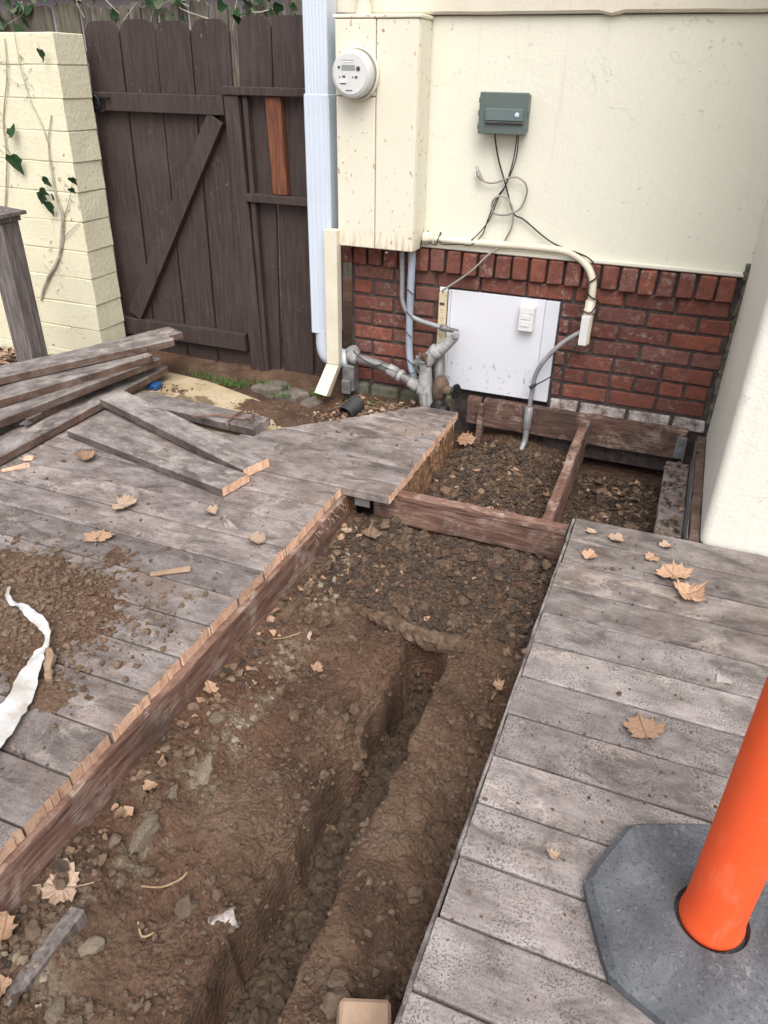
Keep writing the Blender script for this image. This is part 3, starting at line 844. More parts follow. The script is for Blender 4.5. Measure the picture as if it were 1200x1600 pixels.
# ------------------------------------------------------------------ gate and fence
LEAN = .045
def sheared(mb, z0=0.0, k=LEAN, x=True):
    mb.v = [(v[0] - k * (1.5 - v[2]) / 1.5, v[1], v[2]) for v in mb.v]; return mb
def picket(mb, x0, x1, y0, y1, z0, z1, dog=.04, ang=True):
    """board with clipped top corners"""
    pts = [(x0, z0), (x1, z0), (x1, z1 - dog), (x1 - dog * .55, z1 - dog * .25), (x1 - dog, z1), (x0 + dog, z1), (x0 + dog * .55, z1 - dog * .25), (x0, z1 - dog)]
    n = len(pts)
    vs_ = [(p[0], y0, p[1]) for p in pts] + [(p[0], y1, p[1]) for p in pts]
    fs = [tuple(range(n)), tuple(range(n, 2 * n))[::-1]]
    for k in range(n): fs.append((k, k + n, (k + 1) % n + n, (k + 1) % n))
    return mb.add(vs_, fs)
gate = thing('wooden_gate', 'dark brown board gate with a diagonal brace and black latch', 'gate', (-1.0, .08, -.05))
gb = [-1.385, -1.185, -.990, -.803, -.606]
for k in range(4):
    mb = picket(MB(), gb[k] + .002, gb[k + 1] - .003, .072 + .003 * (k % 2), .092, -.06, 1.508 + .006 * (k % 2), .045)
    mb.v = [(v[0] - (.012 + .022 * (3 - k) / 3) * (1.5 - v[2]), v[1], v[2]) for v in mb.v]
    obj('board', mb, 'paint', gate)
obj('rail', sheared(MB().cbox(-1.395, -.640, .030, .070, 1.146, 1.224, .003), k=.0), 'paint', gate)
obj('rail', MB().cbox(-1.415, -.625, .030, .070, .050, .140, .003).cbox(-1.0, -.63, .029, .031, .11, .139, .0005), 'paint', gate)
# diagonal brace between the rails
def beam2(mb, a, b, w, y0, y1, bev=.002):
    a = Vector((a[0], 0, a[1])); b = Vector((b[0], 0, b[1])); d = (b - a); L = d.length; d.normalize()
    ang = math.atan2(d.z, d.x)
    mat = Matrix.Translation((a.x, 0, a.z)) @ Matrix.Rotation(-ang, 4, 'Y')
    return mb.cbox(0, L, y0, y1, -w / 2, w / 2, bev, mat=mat)
obj('brace', beam2(MB(), (-1.320, .160), (-.690, 1.135), .085, .034, .069), 'paint', gate)
lt = obj('latch', MB().cbox(-1.372, -1.345, .022, .029, 1.135, 1.200, .002).cbox(-1.400, -1.300, .020, .0275, 1.172, 1.190, .003)
         .tube([(-1.40, .016, 1.205), (-1.25, .016, 1.200)], .006, 8).tube([(-1.31, .016, 1.203), (-1.315, .004, 1.175)], .004, 6)
         .cbox(-1.335, -1.295, .018, .029, 1.14, 1.21, .003).tube([(-1.405, .018, 1.215), (-1.33, .010, 1.212), (-1.31, .012, 1.16), (-1.38, .014, 1.16)], .004, 6, smooth=4), 'iron', gate)

fence = thing('fence_panel', 'dark brown fence panel with a sheltered red stud beside the white downspout', 'fence', (-.4, .08, -.08))
fb = [(-.566, -.402), (-.398, -.226), (-.222, -.08)]
for k, (a, b) in enumerate(fb):
    mb = picket(MB(), a, b, .080 + .002 * (k % 2), .098, -.12, 1.525, .045 if k == 0 else .006)
    mb.v = [(v[0] - .050 * (1.5 - v[2]) / 1.5 * (1 - k * .35), v[1], v[2]) for v in mb.v]
    obj('board', mb, 'paint', fence)
obj('rail', MB().cbox(-.640, -.10, .022, .062, 1.228, 1.262, .003), 'paint', fence)
obj('rail', MB().cbox(-.555, -.10, .022, .0785, .790, .826, .003), 'paint', fence)
mb = MB(); mb.cbox(-.635, -.560, .030, .066, -.15, 1.2265, .003)
mb.v = [(v[0] + .040 * (1.22 - v[2]) / 1.4, v[1], v[2]) for v in mb.v]
obj('post', mb, 'paint', fence)
mb = MB(); mb.cbox(-.545, -.520, .040, .0785, -.12, 1.226, .003)
mb.v = [(v[0] + .02 * (1.22 - v[2]) / 1.4, v[1], v[2]) for v in mb.v]
obj('post_side_strip', mb, 'paint', fence)
mb = MB(); mb.cbox(-.428, -.352, .040, .0785, .828, 1.2265, .003)
mb.v = [(v[0] + .012 * (1.22 - v[2]) / .4, v[1], v[2]) for v in mb.v]
obj('stud', mb, 'red', fence)

# old fence further back
bf = thing('picket_fence', 'mossy old grey picket fence behind the garden gate', 'fence', (-2.0, 2.2, -.06))
random.seed(31)
x = -4.6; k = 0
meP = []
for q in range(4):
    b = picket(MB(), -.041, .041, -.009, .009, 0, 1.78, .022); meP.append(mesh_from('picket', b, 'picket'))
while x < .6:
    w = .086
    o = inst('picket', meP[k % 4], bf, (x, 2.2 + random.uniform(-.006, .006), -.06), (0, random.uniform(-.012, .012), 0), (1 if x > -3.2 else 1.55, 1, 1.0 + random.uniform(-.012, .012)))
    x += w if x > -3.2 else .132; k += 1
obj('rail', MB().cbox(-4.6, .6, 2.212, 2.25, 1.35, 1.43, .004), 'picket', bf)
obj('rail', MB().cbox(-4.6, .6, 2.212, 2.25, .35, .43, .004), 'picket', bf)
nb = thing('neighbouring_building', 'plain grey building far behind the mossy picket fence', 'building', (-6, 14, -.06))
obj('wall', MB().cbox(-16, 6, 14, 20, -.06, 2.9, .02), 'wallgrey', nb)
mb = MB()
mb.add([(-16.5, 13.5, 2.85), (6.5, 13.5, 2.85), (6.5, 20.5, 2.85), (-16.5, 20.5, 2.85), (-16.5, 17, 4.6), (6.5, 17, 4.6)], [(0, 1, 5, 4), (2, 3, 4, 5), (0, 4, 3), (1, 2, 5), (0, 3, 2, 1)])
obj('roof', mb, 'roofgrey', nb)

# ------------------------------------------------------------------ garden wall of painted blocks
gw = thing('garden_wall', 'cream painted concrete block wall standing left of the dark gate', 'wall', (-1.9, -.1, -.08))
zj = [1.454, 1.330, 1.198, 1.066, .935, .802, .668, .530, .394, .262, .128, -.005, -.13]
def lean(z): return -.042 * (1.46 - z) / 1.46
mbj = MB()
for k in range(len(zj) - 1):
    z1, z0 = zj[k], zj[k + 1]
    off = 0 if k % 2 else .19
    xe = -1.326 + lean((z0 + z1) / 2)
    x = xe; first = True
    while x > -3.3:
        L = .385 if (not first or off == 0) else .192
        a = max(x - L, -3.4)
        b = MB().cbox(a + .0008, x - .0008 if not first else x, -.2, -.002, z0 + .0008, z1 - .0008, .0035, jit=.0022)
        obj('block', b, 'block', gw)
        x -= L; first = False
    mbj.cbox(-3.39, xe - .004, -.1962, -.006, z0, z1, .001)
obj('mortar', mbj, 'joint', gw)
# ivy on the block wall
def leaf_mesh(name, mat, kind, seed, curl=.25, stemlen=.35):
    rr = random.Random(seed)
    if kind == 'maple':
        half = [(0, -.26), (.12, -.35), (.32, -.34), (.35, -.22), (.52, -.14), (.45, .0), (.50, .16), (.35, .17), (.33, .34), (.18, .31), (0, .52)]
    elif kind == 'torn':
        half = [(0, -.25), (.14, -.30), (.33, -.20), (.30, -.05), (.42, .06), (.22, .12), (.20, .32), (0, .46)]
    elif kind == 'ivy':
        half = [(0, -.32), (.20, -.40), (.40, -.24), (.38, -.04), (.24, .14), (.12, .34), (0, .58)]
    else:
        half = [(0, -.45), (.10, -.30), (.16, -.05), (.12, .2), (0, .5)]
    out = half + [(-p[0], p[1]) for p in half[-2:0:-1]]
    out = [(p[0] * rr.uniform(.75, 1.12) + rr.uniform(-.03, .03), p[1] * rr.uniform(.82, 1.1) + rr.uniform(-.03, .03)) for p in out]
    if kind in ('maple', 'torn'):
        o2 = []
        for k, p in enumerate(out):
            q = out[(k + 1) % len(out)]; o2.append(p); f_ = rr.uniform(.80, 1.06); t_ = rr.uniform(.35, .65)
            o2.append(((p[0] + (q[0] - p[0]) * t_) * f_, (p[1] + (q[1] - p[1]) * t_) * f_))
        out = o2
    n = len(out); m = MB(); vs_ = [(0, 0, 0)]
    a0 = rr.uniform(0, 6.28); fold = rr.uniform(.1, .3)
    def zf(x, y):
        r2 = x * x + y * y
        return curl * (r2 * (1 + .8 * math.cos(2 * math.atan2(y, x) + a0)) + fold * abs(x)) + rr.uniform(-.02, .03) * (r2 > .04)
    for s_ in (.5, 1.0):
        for p in out: vs_.append((p[0] * s_, p[1] * s_, zf(p[0] * s_, p[1] * s_)))
    fs = []
    for k in range(n):
        q = (k + 1) % n
        fs.append((0, 1 + k, 1 + q)); fs.append((1 + k, 1 + n + k, 1 + n + q, 1 + q))
    vs2 = [(v[0], v[1], v[2] - .012) for v in vs_]
    fs = [f[::-1] for f in fs]
    m.add(vs_, fs); m.add(vs2, [f[::-1] for f in fs])
    if stemlen:
        m.tube([(0, -.25, .0), (.02, -.25 - stemlen * .5, .03), (.06, -.25 - stemlen, .05)], [.016, .012, .010], 4)
    return mesh_from(name, m, mat)
iv = thing('ivy_vine', 'dry ivy stems with a few dark leaves clinging to the cream block wall', 'ivy', (-1.5, -.21, -.08))
def stem(pts, r): obj('stem', MB().tube([(p[0], -.206 - .006 * (k % 2), p[1]) for k, p in enumerate(pts)], [q * .62 for q in r], 5, smooth=5, wob=.25), 'stem', iv)
stem([(-1.41, 1.133), (-1.458, .999), (-1.473, .803), (-1.456, .688), (-1.529, .499), (-1.646, .36), (-1.719, .252)], [.004, .006, .009, .013, .014, .012, .008])
stem([(-1.531, 1.453), (-1.532, 1.332), (-1.517, 1.194), (-1.471, 1.092), (-1.458, .999)], [.002, .003, .003, .004, .005])
stem([(-1.594, 1.429), (-1.623, 1.281), (-1.709, 1.097), (-1.734, .931), (-1.841, .66)], [.004, .005, .006, .006, .007])
stem([(-1.347, .681), (-1.443, .614), (-1.492, .58)], [.002, .004, .006])
stem([(-1.348, .881), (-1.389, .78), (-1.452, .688)], [.002, .003, .005])
stem([(-1.62, 1.28), (-1.56, 1.25), (-1.50, 1.26)], [.002, .002, .0015])
stem([(-1.65, .45), (-1.58, .40), (-1.52, .41)], [.002, .002, .0015])
random.seed(77)
mb = MB()                                            # rootlets
for k in range(60):
    p = random.choice([(-1.46, .7), (-1.47, .85), (-1.53, .5), (-1.62, 1.25), (-1.70, 1.1), (-1.73, .9), (-1.5, 1.3), (-1.6, .42), (-1.40, .78)])
    q = Vector((p[0] + random.uniform(-.05, .05), -.203, p[1] + random.uniform(-.1, .1)))
    mb.tube([q, q + Vector((random.uniform(-.025, .025), -.003, random.uniform(-.025, .025)))], [.0018, .001], 4)
o = obj('rootlets', mb, 'stem', iv); o['kind'] = 'stuff'
IV = [leaf_mesh('leaf', 'ivy', 'ivy', k, .18, .5) for k in range(3)]
for (x, z, s, rz, rx) in ((-1.655, .925, .115, 2.9, 1.25), (-1.49, .85, .065, 2.6, 1.1), (-1.54, .775, .07, 3.6, 1.2), (-1.50, .735, .085, 3.1, 1.3), (-1.525, .80, .06, 2.2, 1.0),
                         (-1.645, 1.06, .07, .4, 1.1), (-1.375, 1.37, .06, 3.3, 1.3), (-1.327, .865, .055, 3.0, .9), (-1.47, .78, .05, 4.0, 1.2), (-1.345, .82, .045, 2.8, .9)):
    inst('leaf', IV[int(s * 997) % 3], iv, (x, -.232, z), (rx, rz, random.uniform(-.3, .3)), (s, s, s))
# ivy hanging over the old fence
iv2 = thing('ivy_plant', 'leafy ivy straggling along the top of the mossy picket fence', 'ivy', (-2.4, 2.16, 1.2))
IG = [leaf_mesh('leaf', 'ivygrey', 'ivy', 20 + k, .2, .4) for k in range(2)]
random.seed(41)
for (cx, cz, n, sp) in ((-3.75, 1.78, 22, .22), (-3.2, 1.80, 12, .16), (-2.45, 1.76, 20, .16), (-2.25, 1.78, 8, .1), (-1.75, 1.70, 12, .12), (-1.45, 1.72, 10, .10), (-3.9, 1.6, 10, .12)):
    for _ in range(n):
        s = random.uniform(.05, .12)
        inst('leaf', random.choice(IV[:2] + IG), iv2, (cx + random.gauss(0, sp), 2.17 + random.uniform(-.10, .02), cz + random.gauss(0, .055)), (random.uniform(.6, 1.6), random.uniform(0, 6.3), random.uniform(-.6, .6)), (s, s, s))
mb = MB()
for k in range(14):
    x0 = random.uniform(-3.9, -1.2)
    mb.tube([(x0, 2.17, 1.75), (x0 + random.uniform(-.1, .1), 2.15, 1.72 + random.uniform(-.06, .1)), (x0 + random.uniform(-.25, .25), 2.16, 1.62 + random.uniform(-.15, .15))], .004, 4, smooth=3)
o = obj('stem', mb, 'stem', iv2); o['kind'] = 'stuff'

# ------------------------------------------------------------------ railing post
px, py = -1.362, -.672
po = thing('railing_post', 'weathered grey square deck post with a low pyramid cap', 'post', (px, py, -.03))
obj('shaft', MB().cbox(px - .051, px + .051, py - .051, py + .051, -.10, .745, .004), 'post', po)
cp = obj('cap', MB().cbox(px - .060, px + .060, py - .060, py + .060, .7455, .770, .003), 'post', po)
mb = MB(); h = .078
mb.add([(px - h, py - h, .770), (px + h, py - h, .770), (px + h, py + h, .770), (px - h, py + h, .770), (px - h, py - h, .784), (px + h, py - h, .784), (px + h, py + h, .784), (px - h, py + h, .784),
        (px - .012, py - .012, .806), (px + .012, py - .012, .806), (px + .012, py + .012, .806), (px - .012, py + .012, .806)],
       [(0, 3, 2, 1), (0, 1, 5, 4), (1, 2, 6, 5), (2, 3, 7, 6), (3, 0, 4, 7), (4, 5, 9, 8), (5, 6, 10, 9), (6, 7, 11, 10), (7, 4, 8, 11), (8, 9, 10, 11)])
obj('cap_top', mb, 'post', cp)

# ------------------------------------------------------------------ loose planks
def loose(label, p, q, zp, zq, w=.139, th=.034, back=0.0, group=None, mat='loose', broken=False, seed=0, fresh_end=True, edge='edge'):
    """front top edge runs p -> q; the board lies to the left of that direction"""
    p = Vector((p[0], p[1])); q = Vector((q[0], q[1])); d = (q - p).normalized(); p = p - d * back
    L = (q - p).length
    mb = plank(MB(), 0, L, 0, w, 0, th, True, kerf=False, seed=seed, sag=.002, edgemi=2)
    if broken:
        rr = random.Random(seed)
        mb.v = [(v[0] + (rr.uniform(-.005, .05) if v[0] < .02 else 0), v[1], v[2] * (.7 if v[0] < .05 else 1)) for v in mb.v]
    me = mesh_from('loose_plank', mb, [mat, 'fresh' if fresh_end else mat, edge])
    o = bpy.data.objects.new('loose_plank', me); COL.objects.link(o)
    o.location = (p.x, p.y, zp)
    o.rotation_euler = (0, -math.atan2(zq - zp, L), math.atan2(d.y, d.x))
    tag(o, label, 'plank', group)
    return o
GP = 'loose deck boards piled beside the post'
loose('grey plank on top of the board pile, pale face up', (-1.17, -1.039), (-.814, -.309), .190, .190, .146, back=.75, group=GP, seed=1, fresh_end=False)
loose('plank under the top board, its grey tip sticking out towards the gate', (-1.25, -1.0), (-.880, -.150), .148, .172, .13, back=.1, group=GP, seed=2, fresh_end=False)
loose('second plank down in the pile, with a speckled pale face', (-1.057, -1.161), (-.841, -.453), .1515, .1515, .14, back=.7, group=GP, seed=3, fresh_end=False)
loose('plank third from the top of the pile, brown edge showing', (-.976, -1.251), (-.844, -.393), .1150, .1150, .14, back=.6, group=GP, seed=4, fresh_end=False)
loose('short mossy plank with a broken end, sandwiched in the pile', (-.939, -1.174), (-.985, -.60), .0795, .0795, .139, group=GP, broken=True, seed=5, fresh_end=False)
loose('lowest plank of the pile, long edge on the deck boards', (-.848, -1.396), (-.874, -.304), .0430, .0430, .14, back=.55, group=GP, seed=6, fresh_end=False)
loose('loose plank lying on the deck with a splintered orange end', (-.800, -1.098), (.061, -1.275), .0385, .0375, .138, group='loose boards lying on the deck', seed=7, edge='edgegrey')
loose('loose plank lying askew behind the orange-ended one, tapering gap between them', (-.868, -.812), (.052, -1.117), .062, .040, .126, th=.036, group='loose boards lying on the deck', seed=8, edge='edgegrey')
loose('loose plank with a dark end lying beside the tan concrete path', (-.80, -.735), (-.105, -.777), .036, .038, .128, group='loose boards lying on the deck', seed=9, fresh_end=False, edge='edgegrey')

# ------------------------------------------------------------------ tan path, slates, grass by the fence
mb = MB()
ol = [(-1.15, -.27), (-1.0, -.80), (-.2, -.80), (-.03, -.62), (-.02, -.50), (-.10, -.42), (-.22, -.385), (-.36, -.33), (-.55, -.27), (-.70, -.225), (-.95, -.20)]
mb.prism(ol, -.12, -.034, 0, .008)
tag(obj('concrete_path', mb, 'slab'), kind='structure')
def scatter(name, spots, mats, kind='stuff', flat=True, lvl1=20, parent=None, squash=.75, smooth=False):
    """one mesh of many little angular lumps; spots = [(x,y,z,size)]"""
    bm = bmesh.new(); bmesh.ops.create_icosphere(bm, subdivisions=1 if lvl1 == 20 else 2, radius=1.0)
    bv = np.array([v.co[:] for v in bm.verts]); bm.verts.index_update(); bfc = np.array([[v.index for v in f.verts] for f in bm.faces]); bm.free()
    S = np.asarray(spots); n = len(S); k = len(bv)
    V = np.repeat(bv[None], n, 0)
    V = V * (1 + RNG.uniform(-.32, .32, (n, k, 1)))
    sc = RNG.uniform(.65, 1.25, (n, 1, 3)); V = V * sc
    a = RNG.uniform(0, 6.283, n); b = RNG.uniform(0, 6.283, n)
    ca, sa, cb, sb = np.cos(a), np.sin(a), np.cos(b), np.sin(b)
    x = V[..., 0] * cb[:, None] + V[..., 2] * sb[:, None]; z = -V[..., 0] * sb[:, None] + V[..., 2] * cb[:, None]; y = V[..., 1]
    V = np.stack([x * ca[:, None] - y * sa[:, None], x * sa[:, None] + y * ca[:, None], z * squash], -1)
    V = V * S[:, None, 3:4] + S[:, None, :3]
    F = (bfc[None] + (np.arange(n) * k)[:, None, None]).reshape(-1, 3)
    o = fastmesh(name, V.reshape(-1, 3), F, mats, smooth)
    if kind: o['kind'] = kind
    return o
random.seed(51)
for (lab, pts, z) in (('grey slate slab leaning at the foot of the fence post', [(-.46, -.20), (-.34, -.24), (-.30, -.13), (-.41, -.08)], -.005),
                      ('brown flat stone lying between the slate slab and the downspout', [(-.31, -.22), (-.19, -.25), (-.16, -.15), (-.27, -.11)], -.012),
                      ('small grey stone chip close to the drain pipe', [(-.17, -.26), (-.10, -.29), (-.07, -.20), (-.13, -.16)], -.02)):
    q2 = []
    for k, p in enumerate(pts):
        q = pts[(k + 1) % len(pts)]; q2.append((p[0] + random.uniform(-.015, .015), p[1] + random.uniform(-.015, .015)))
        q2.append(((p[0] + q[0]) / 2 + random.uniform(-.02, .02), (p[1] + q[1]) / 2 + random.uniform(-.015, .015)))
    pts = q2; m_ = MB().prism(pts, -.09, z - .028, 0, .012)
    sl = random.uniform(-.12, .12); m_.v = [(v[0], v[1], v[2] + (v[0] - pts[0][0]) * sl + random.uniform(-.003, .003)) for v in m_.v]
    o = obj('stone_slab', m_, 'slate', None, at=(pts[0][0], pts[0][1], -.09)); tag(o, lab, 'stone', 'flat stones below the fence')
def grass(name, spots, label=None):
    V = []; F = []
    for (cx, cy, cz, rad, n, hh) in spots:
        for _ in range(n):
            a = random.uniform(0, 6.28); r = rad * math.sqrt(random.random())
            x = cx + r * math.cos(a) * 1.6; y = cy + r * math.sin(a) * .6; b = random.uniform(0, 6.28); h = hh * random.uniform(.4, 1.1)
            dx, dy = math.cos(b) * .0028, math.sin(b) * .0028; lx, ly = random.uniform(-.6, .6) * h, random.uniform(-.6, .6) * h
            o = len(V); V += [(x - dx, y - dy, cz), (x + dx, y + dy, cz), (x + lx * .5 + dx * .7, y + ly * .5 + dy * .7, cz + h * .6), (x + lx * .5 - dx * .7, y + ly * .5 - dy * .7, cz + h * .6)]
            V += [(x + lx, y + ly, cz + h)]
            F += [(o, o + 1, o + 2), (o, o + 2, o + 3), (o + 3, o + 2, o + 4)]
    o = fastmesh(name, V, F, 'grass'); o['kind'] = 'stuff'; return o
grass('grass', [(-.66, -.17, -.055, .09, 130, .030), (-.56, -.20, -.045, .06, 90, .028), (-.80, -.15, -.05, .06, 40, .03), (-.48, -.12, -.05, .05, 40, .03), (-.34, -.17, -.03, .05, 60, .03), (-.26, -.25, -.04, .04, 40, .025), (.10, -.12, -.07, .06, 110, .03), (-.10, -.14, -.05, .04, 60, .035)])

# ------------------------------------------------------------------ soil clods and litter
def pick(n, x0, x1, y0, y1, dens):
    out = []
    xs = RNG.uniform(x0, x1, n); ys = RNG.uniform(y0, y1, n)
    keep = RNG.uniform(0, 1, n) < dens(xs, ys)
    return xs[keep], ys[keep]
def dens(x, y):
    d = .22 + .78 * sstep(-1.55, -1.30, y) * sstep(-.93, -.95, y)
    d = np.maximum(d, .85 * sstep(.86, .90, x) * sstep(1.04, 1.0, x) * sstep(-1.4, -1.6, y))
    d = np.maximum(d, .55 * sstep(.62, .52, x))
    d = np.maximum(d, .38 * sstep(1.02, 1.08, x))
    d = np.maximum(d, np.where((y > -.9) & (x < 1.13), .95, 0)); d = np.where((y > -.9) & (x > 1.18), .5, d)
    return d * (.35 + .9 * (fbm(x * 5, y * 5, 2, 200) > .42))
xs, ys = pick(52000, .44, 1.24, -3.0, -.06, dens)
sz = .0020 + .011 * RNG.power(.25, len(xs)) * RNG.uniform(.3, 1.0, len(xs))
zz = height(xs, ys)
o = scatter('soil_crumbs', np.stack([xs, ys, zz + sz * .25, sz], 1), 'clod'); o['label'] = 'loose brown crumbs of earth on the dug soil'
xs, ys = pick(1700, .45, 1.60, -3.0, -.08, dens)
sz = (.008 + .018 * RNG.power(.5, len(xs))) * np.where(ys > -.9, .7, 1)
o = scatter('soil_clods', np.stack([xs, ys, height(xs, ys) + sz * .2, sz], 1), 'clod', lvl1=80); o['label'] = 'fist-sized clods of dark earth along the trench'
xs = RNG.uniform(.89, 1.035, 3800); ys = RNG.uniform(-3.0, -1.50, 3800)
hs_ = height(xs, ys); ok = hs_ < -.33; xs, ys, hs_ = xs[ok], ys[ok], hs_[ok]
sz = .004 + .017 * RNG.power(.42, len(xs))
scatter('slot_clods', np.stack([xs, ys, hs_ + sz * .35, sz], 1), 'darkclod', lvl1=80)  # clods on the slot floor, darker than those on the banks
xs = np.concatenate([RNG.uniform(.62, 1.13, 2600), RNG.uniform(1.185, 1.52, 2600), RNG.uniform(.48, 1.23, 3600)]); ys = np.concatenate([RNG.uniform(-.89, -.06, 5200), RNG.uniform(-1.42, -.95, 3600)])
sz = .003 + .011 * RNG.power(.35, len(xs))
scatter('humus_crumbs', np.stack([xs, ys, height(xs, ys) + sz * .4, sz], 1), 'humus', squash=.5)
# pale broken pieces along the left side of the dig
xs = np.clip(RNG.normal(.545, .035, 260), .46, .66); ys = RNG.uniform(-2.95, -1.2, 260)
ok = fbm(xs * 5, ys * 5, 2, 300) > .40; xs, ys = xs[ok], ys[ok]
sz = .003 + .013 * RNG.power(.45, len(xs))
o = scatter('pale_rubble', np.stack([xs, ys, height(xs, ys) + sz * .1, sz], 1), 'paleclay')
GR = 'pale rocks along the left side of the trench'
ROCKS = [(.520, -2.06, .030, 'pale rock with a white chip, against the rim joist halfway along the trench'), (.575, -2.20, .036, 'ridge of crumbly pale concrete beside the trench wall'),
         (.545, -2.30, .026, 'small pale rock among the leaf litter by the joist'), (.560, -2.42, .042, 'long grey rock lying parallel to the sawn joist'),
         (.520, -2.47, .024, 'stubby grey rock beside the long grey one'), (.610, -2.66, .030, 'smooth whitish rock above the half-buried timber'),
         (.62, -2.78, .034, 'rough pale rock at the near end of the timber'), (.53, -1.55, .026, 'grey rock tucked under the sawn deck edge'),
         (.57, -1.45, .030, 'grey clump of concrete under the far part of the sawn edge'), (1.16, -1.02, .028, 'pale rounded rock by the corner of the right deck'),
         (.70, -1.58, .022, 'grey stone on the bank above the trench head')]
for k, (x, y, s, lab) in enumerate(ROCKS):
    bm = bmesh.new(); bmesh.ops.create_icosphere(bm, subdivisions=3, radius=1.0)
    rr = random.Random(k); e = (rr.uniform(.7, 1.1), rr.uniform(1.3, 2.0) if k in (1, 3) else rr.uniform(.8, 1.3), rr.uniform(.5, .8))
    for _ in range(11):                              # break flat faces off the lump
        nv = Vector((rr.gauss(0, 1), rr.gauss(0, 1), rr.gauss(0, 1))).normalized(); h_ = rr.uniform(.55, .85)
        for v in bm.verts:
            dd_ = v.co.dot(nv)
            if dd_ > h_: v.co -= nv * (dd_ - h_)
    pts = np.array([v.co[:] for v in bm.verts])
    d = .88 + .42 * (fbm(pts[:, 0] * 3.2 + k * 3, pts[:, 1] * 3.2 + pts[:, 2] * 2.3, 3, k) - .2)
    for v, q in zip(bm.verts, d): v.co = v.co * float(q)
    me = bpy.data.meshes.new('rock'); bm.to_mesh(me); bm.free()
    me.materials.append(M['rock' if k not in (1, 5, 9) else 'paleclay'])
    o = bpy.data.objects.new('rock', me); COL.objects.link(o)
    o.location = (x, y, hz(x, y) - s * .12); s *= .82; o.scale = (e[0] * s, e[1] * s, e[2] * s); o.rotation_euler = (0, 0, rr.uniform(-.6, .6))
    tag(o, lab, 'rock', GR)

# litter of broken dead leaves
random.seed(61)
def litter(name, pts, mats, zofs=.004):
    V = []; F = []; MI = []
    for (x, y, z, s) in pts:
        a = random.uniform(0, 6.28); n = random.choice((4, 5, 6))
        tilt = Vector((random.uniform(-.6, .6), random.uniform(-.6, .6), 1)).normalized(); u = tilt.orthogonal().normalized(); w = tilt.cross(u)
        o = len(V); c = Vector((x, y, z + zofs)); V.append(tuple(c)); 
        for k in range(n):
            r = s * random.uniform(.5, 1.25); an = a + 6.283 * k / n
            V.append(tuple(c + (u * math.cos(an) + w * math.sin(an)) * r + tilt * random.uniform(-.1, .35) * s))
        mi = random.randrange(len(mats))
        for k in range(n): F.append((o, o + 1 + k, o + 1 + (k + 1) % n)); MI.append(mi)
    o = fastmesh(name, V, F, mats, False, MI); o['kind'] = 'stuff'; return o
pts = []
def addl(n, f, s0, s1):
    for _ in range(n):
        x, y = f(); pts.append((x, y, hz(x, y), random.uniform(s0, s1)))
addl(420, lambda: (random.uniform(.6, 1.12), random.uniform(-.87, -.08)), .008, .020)
addl(520, lambda: (random.uniform(1.2, 1.52), random.uniform(-.87, -.08)), .008, .022)
addl(60, lambda: (random.uniform(1.2, 1.5), random.uniform(-.3, -.08)), .012, .026)
addl(150, lambda: (random.gauss(.50, .05), random.uniform(-1.45, -1.0)), .007, .02)
addl(160, lambda: (abs(random.gauss(0, .04)) + .45, random.uniform(-2.9, -1.4)), .006, .018)
addl(60, lambda: (1.22 - abs(random.gauss(0, .03)), random.uniform(-1.5, -.98)), .007, .018)
addl(80, lambda: (random.uniform(.5, 1.2), random.uniform(-1.4, -.96)), .005, .014)
for _ in range(70): pts.append((random.uniform(1.53, 1.61), random.uniform(-.88, -.12), -.092, random.uniform(.006, .014)))
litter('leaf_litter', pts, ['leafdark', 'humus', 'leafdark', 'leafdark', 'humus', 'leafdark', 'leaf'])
pts = []
addl(240, lambda: (random.uniform(.0, .46), random.uniform(-.32, -.05)), .006, .018)
addl(60, lambda: (random.uniform(-.05, .12), random.uniform(-.48, -.28)), .006, .016)
for _ in range(420):
    x = random.uniform(-2.4, -1.45); y = random.uniform(-.46, -.21); pts.append((x, y, -.06 + random.uniform(0, .01), random.uniform(.01, .03)))
litter('leaf_litter', pts, ['leafdark', 'leaf', 'leafpale', 'leafdark'])
mb = MB()
for k in range(40):
    x = random.uniform(.0, .42); y = random.uniform(-.30, -.08); a = random.uniform(-1, 1); l = random.uniform(.02, .06)
    mb.tube([(x, y, -.052), (x + l * math.cos(a) * .5, y + l * math.sin(a) * .5, -.045), (x + l * math.cos(a), y + l * math.sin(a), -.052)], .0013, 4)
o = obj('dry_stalks', mb, 'twig'); o['kind'] = 'stuff'

# mud washed over the end of the tan path, earth on the ledge board and joists
xs = np.concatenate([RNG.normal(-.22, .10, 900), RNG.normal(-.06, .05, 500), RNG.uniform(-.93, -.70, 160)]); ys = np.concatenate([RNG.normal(-.44, .050, 900), RNG.normal(-.50, .05, 500), RNG.normal(-.40, .03, 160)])
ok = xs - ys < .57; xs, ys = xs[ok], ys[ok]
sz = .002 + .008 * RNG.power(.3, len(xs))
scatter('mud_crumbs', np.stack([xs, ys, xs * 0 - .034 + sz * .25, sz], 1), 'clod', squash=.5)
GX, GY = np.meshgrid(np.linspace(-.50, .04, 70), np.linspace(-.62, -.28, 50))
PH = .020 * (np.exp(-((GX + .21) / .13) ** 2 - ((GY + .44 + .25 * (GX + .21)) / .055) ** 2) + np.exp(-((GX + .05) / .06) ** 2 - ((GY + .50) / .06) ** 2)) + .010 * (fbm(GX * 22, GY * 22, 3, 15) - .75)
ip = (np.arange(49)[:, None] * 70 + np.arange(69)[None, :]).ravel(); FQ = np.stack([ip, ip + 1, ip + 71, ip + 70], 1)
h_ = PH.ravel(); FQ = FQ[(h_[FQ].max(1) > .0005) & ((GX - GY).ravel()[FQ].max(1) < .60)]
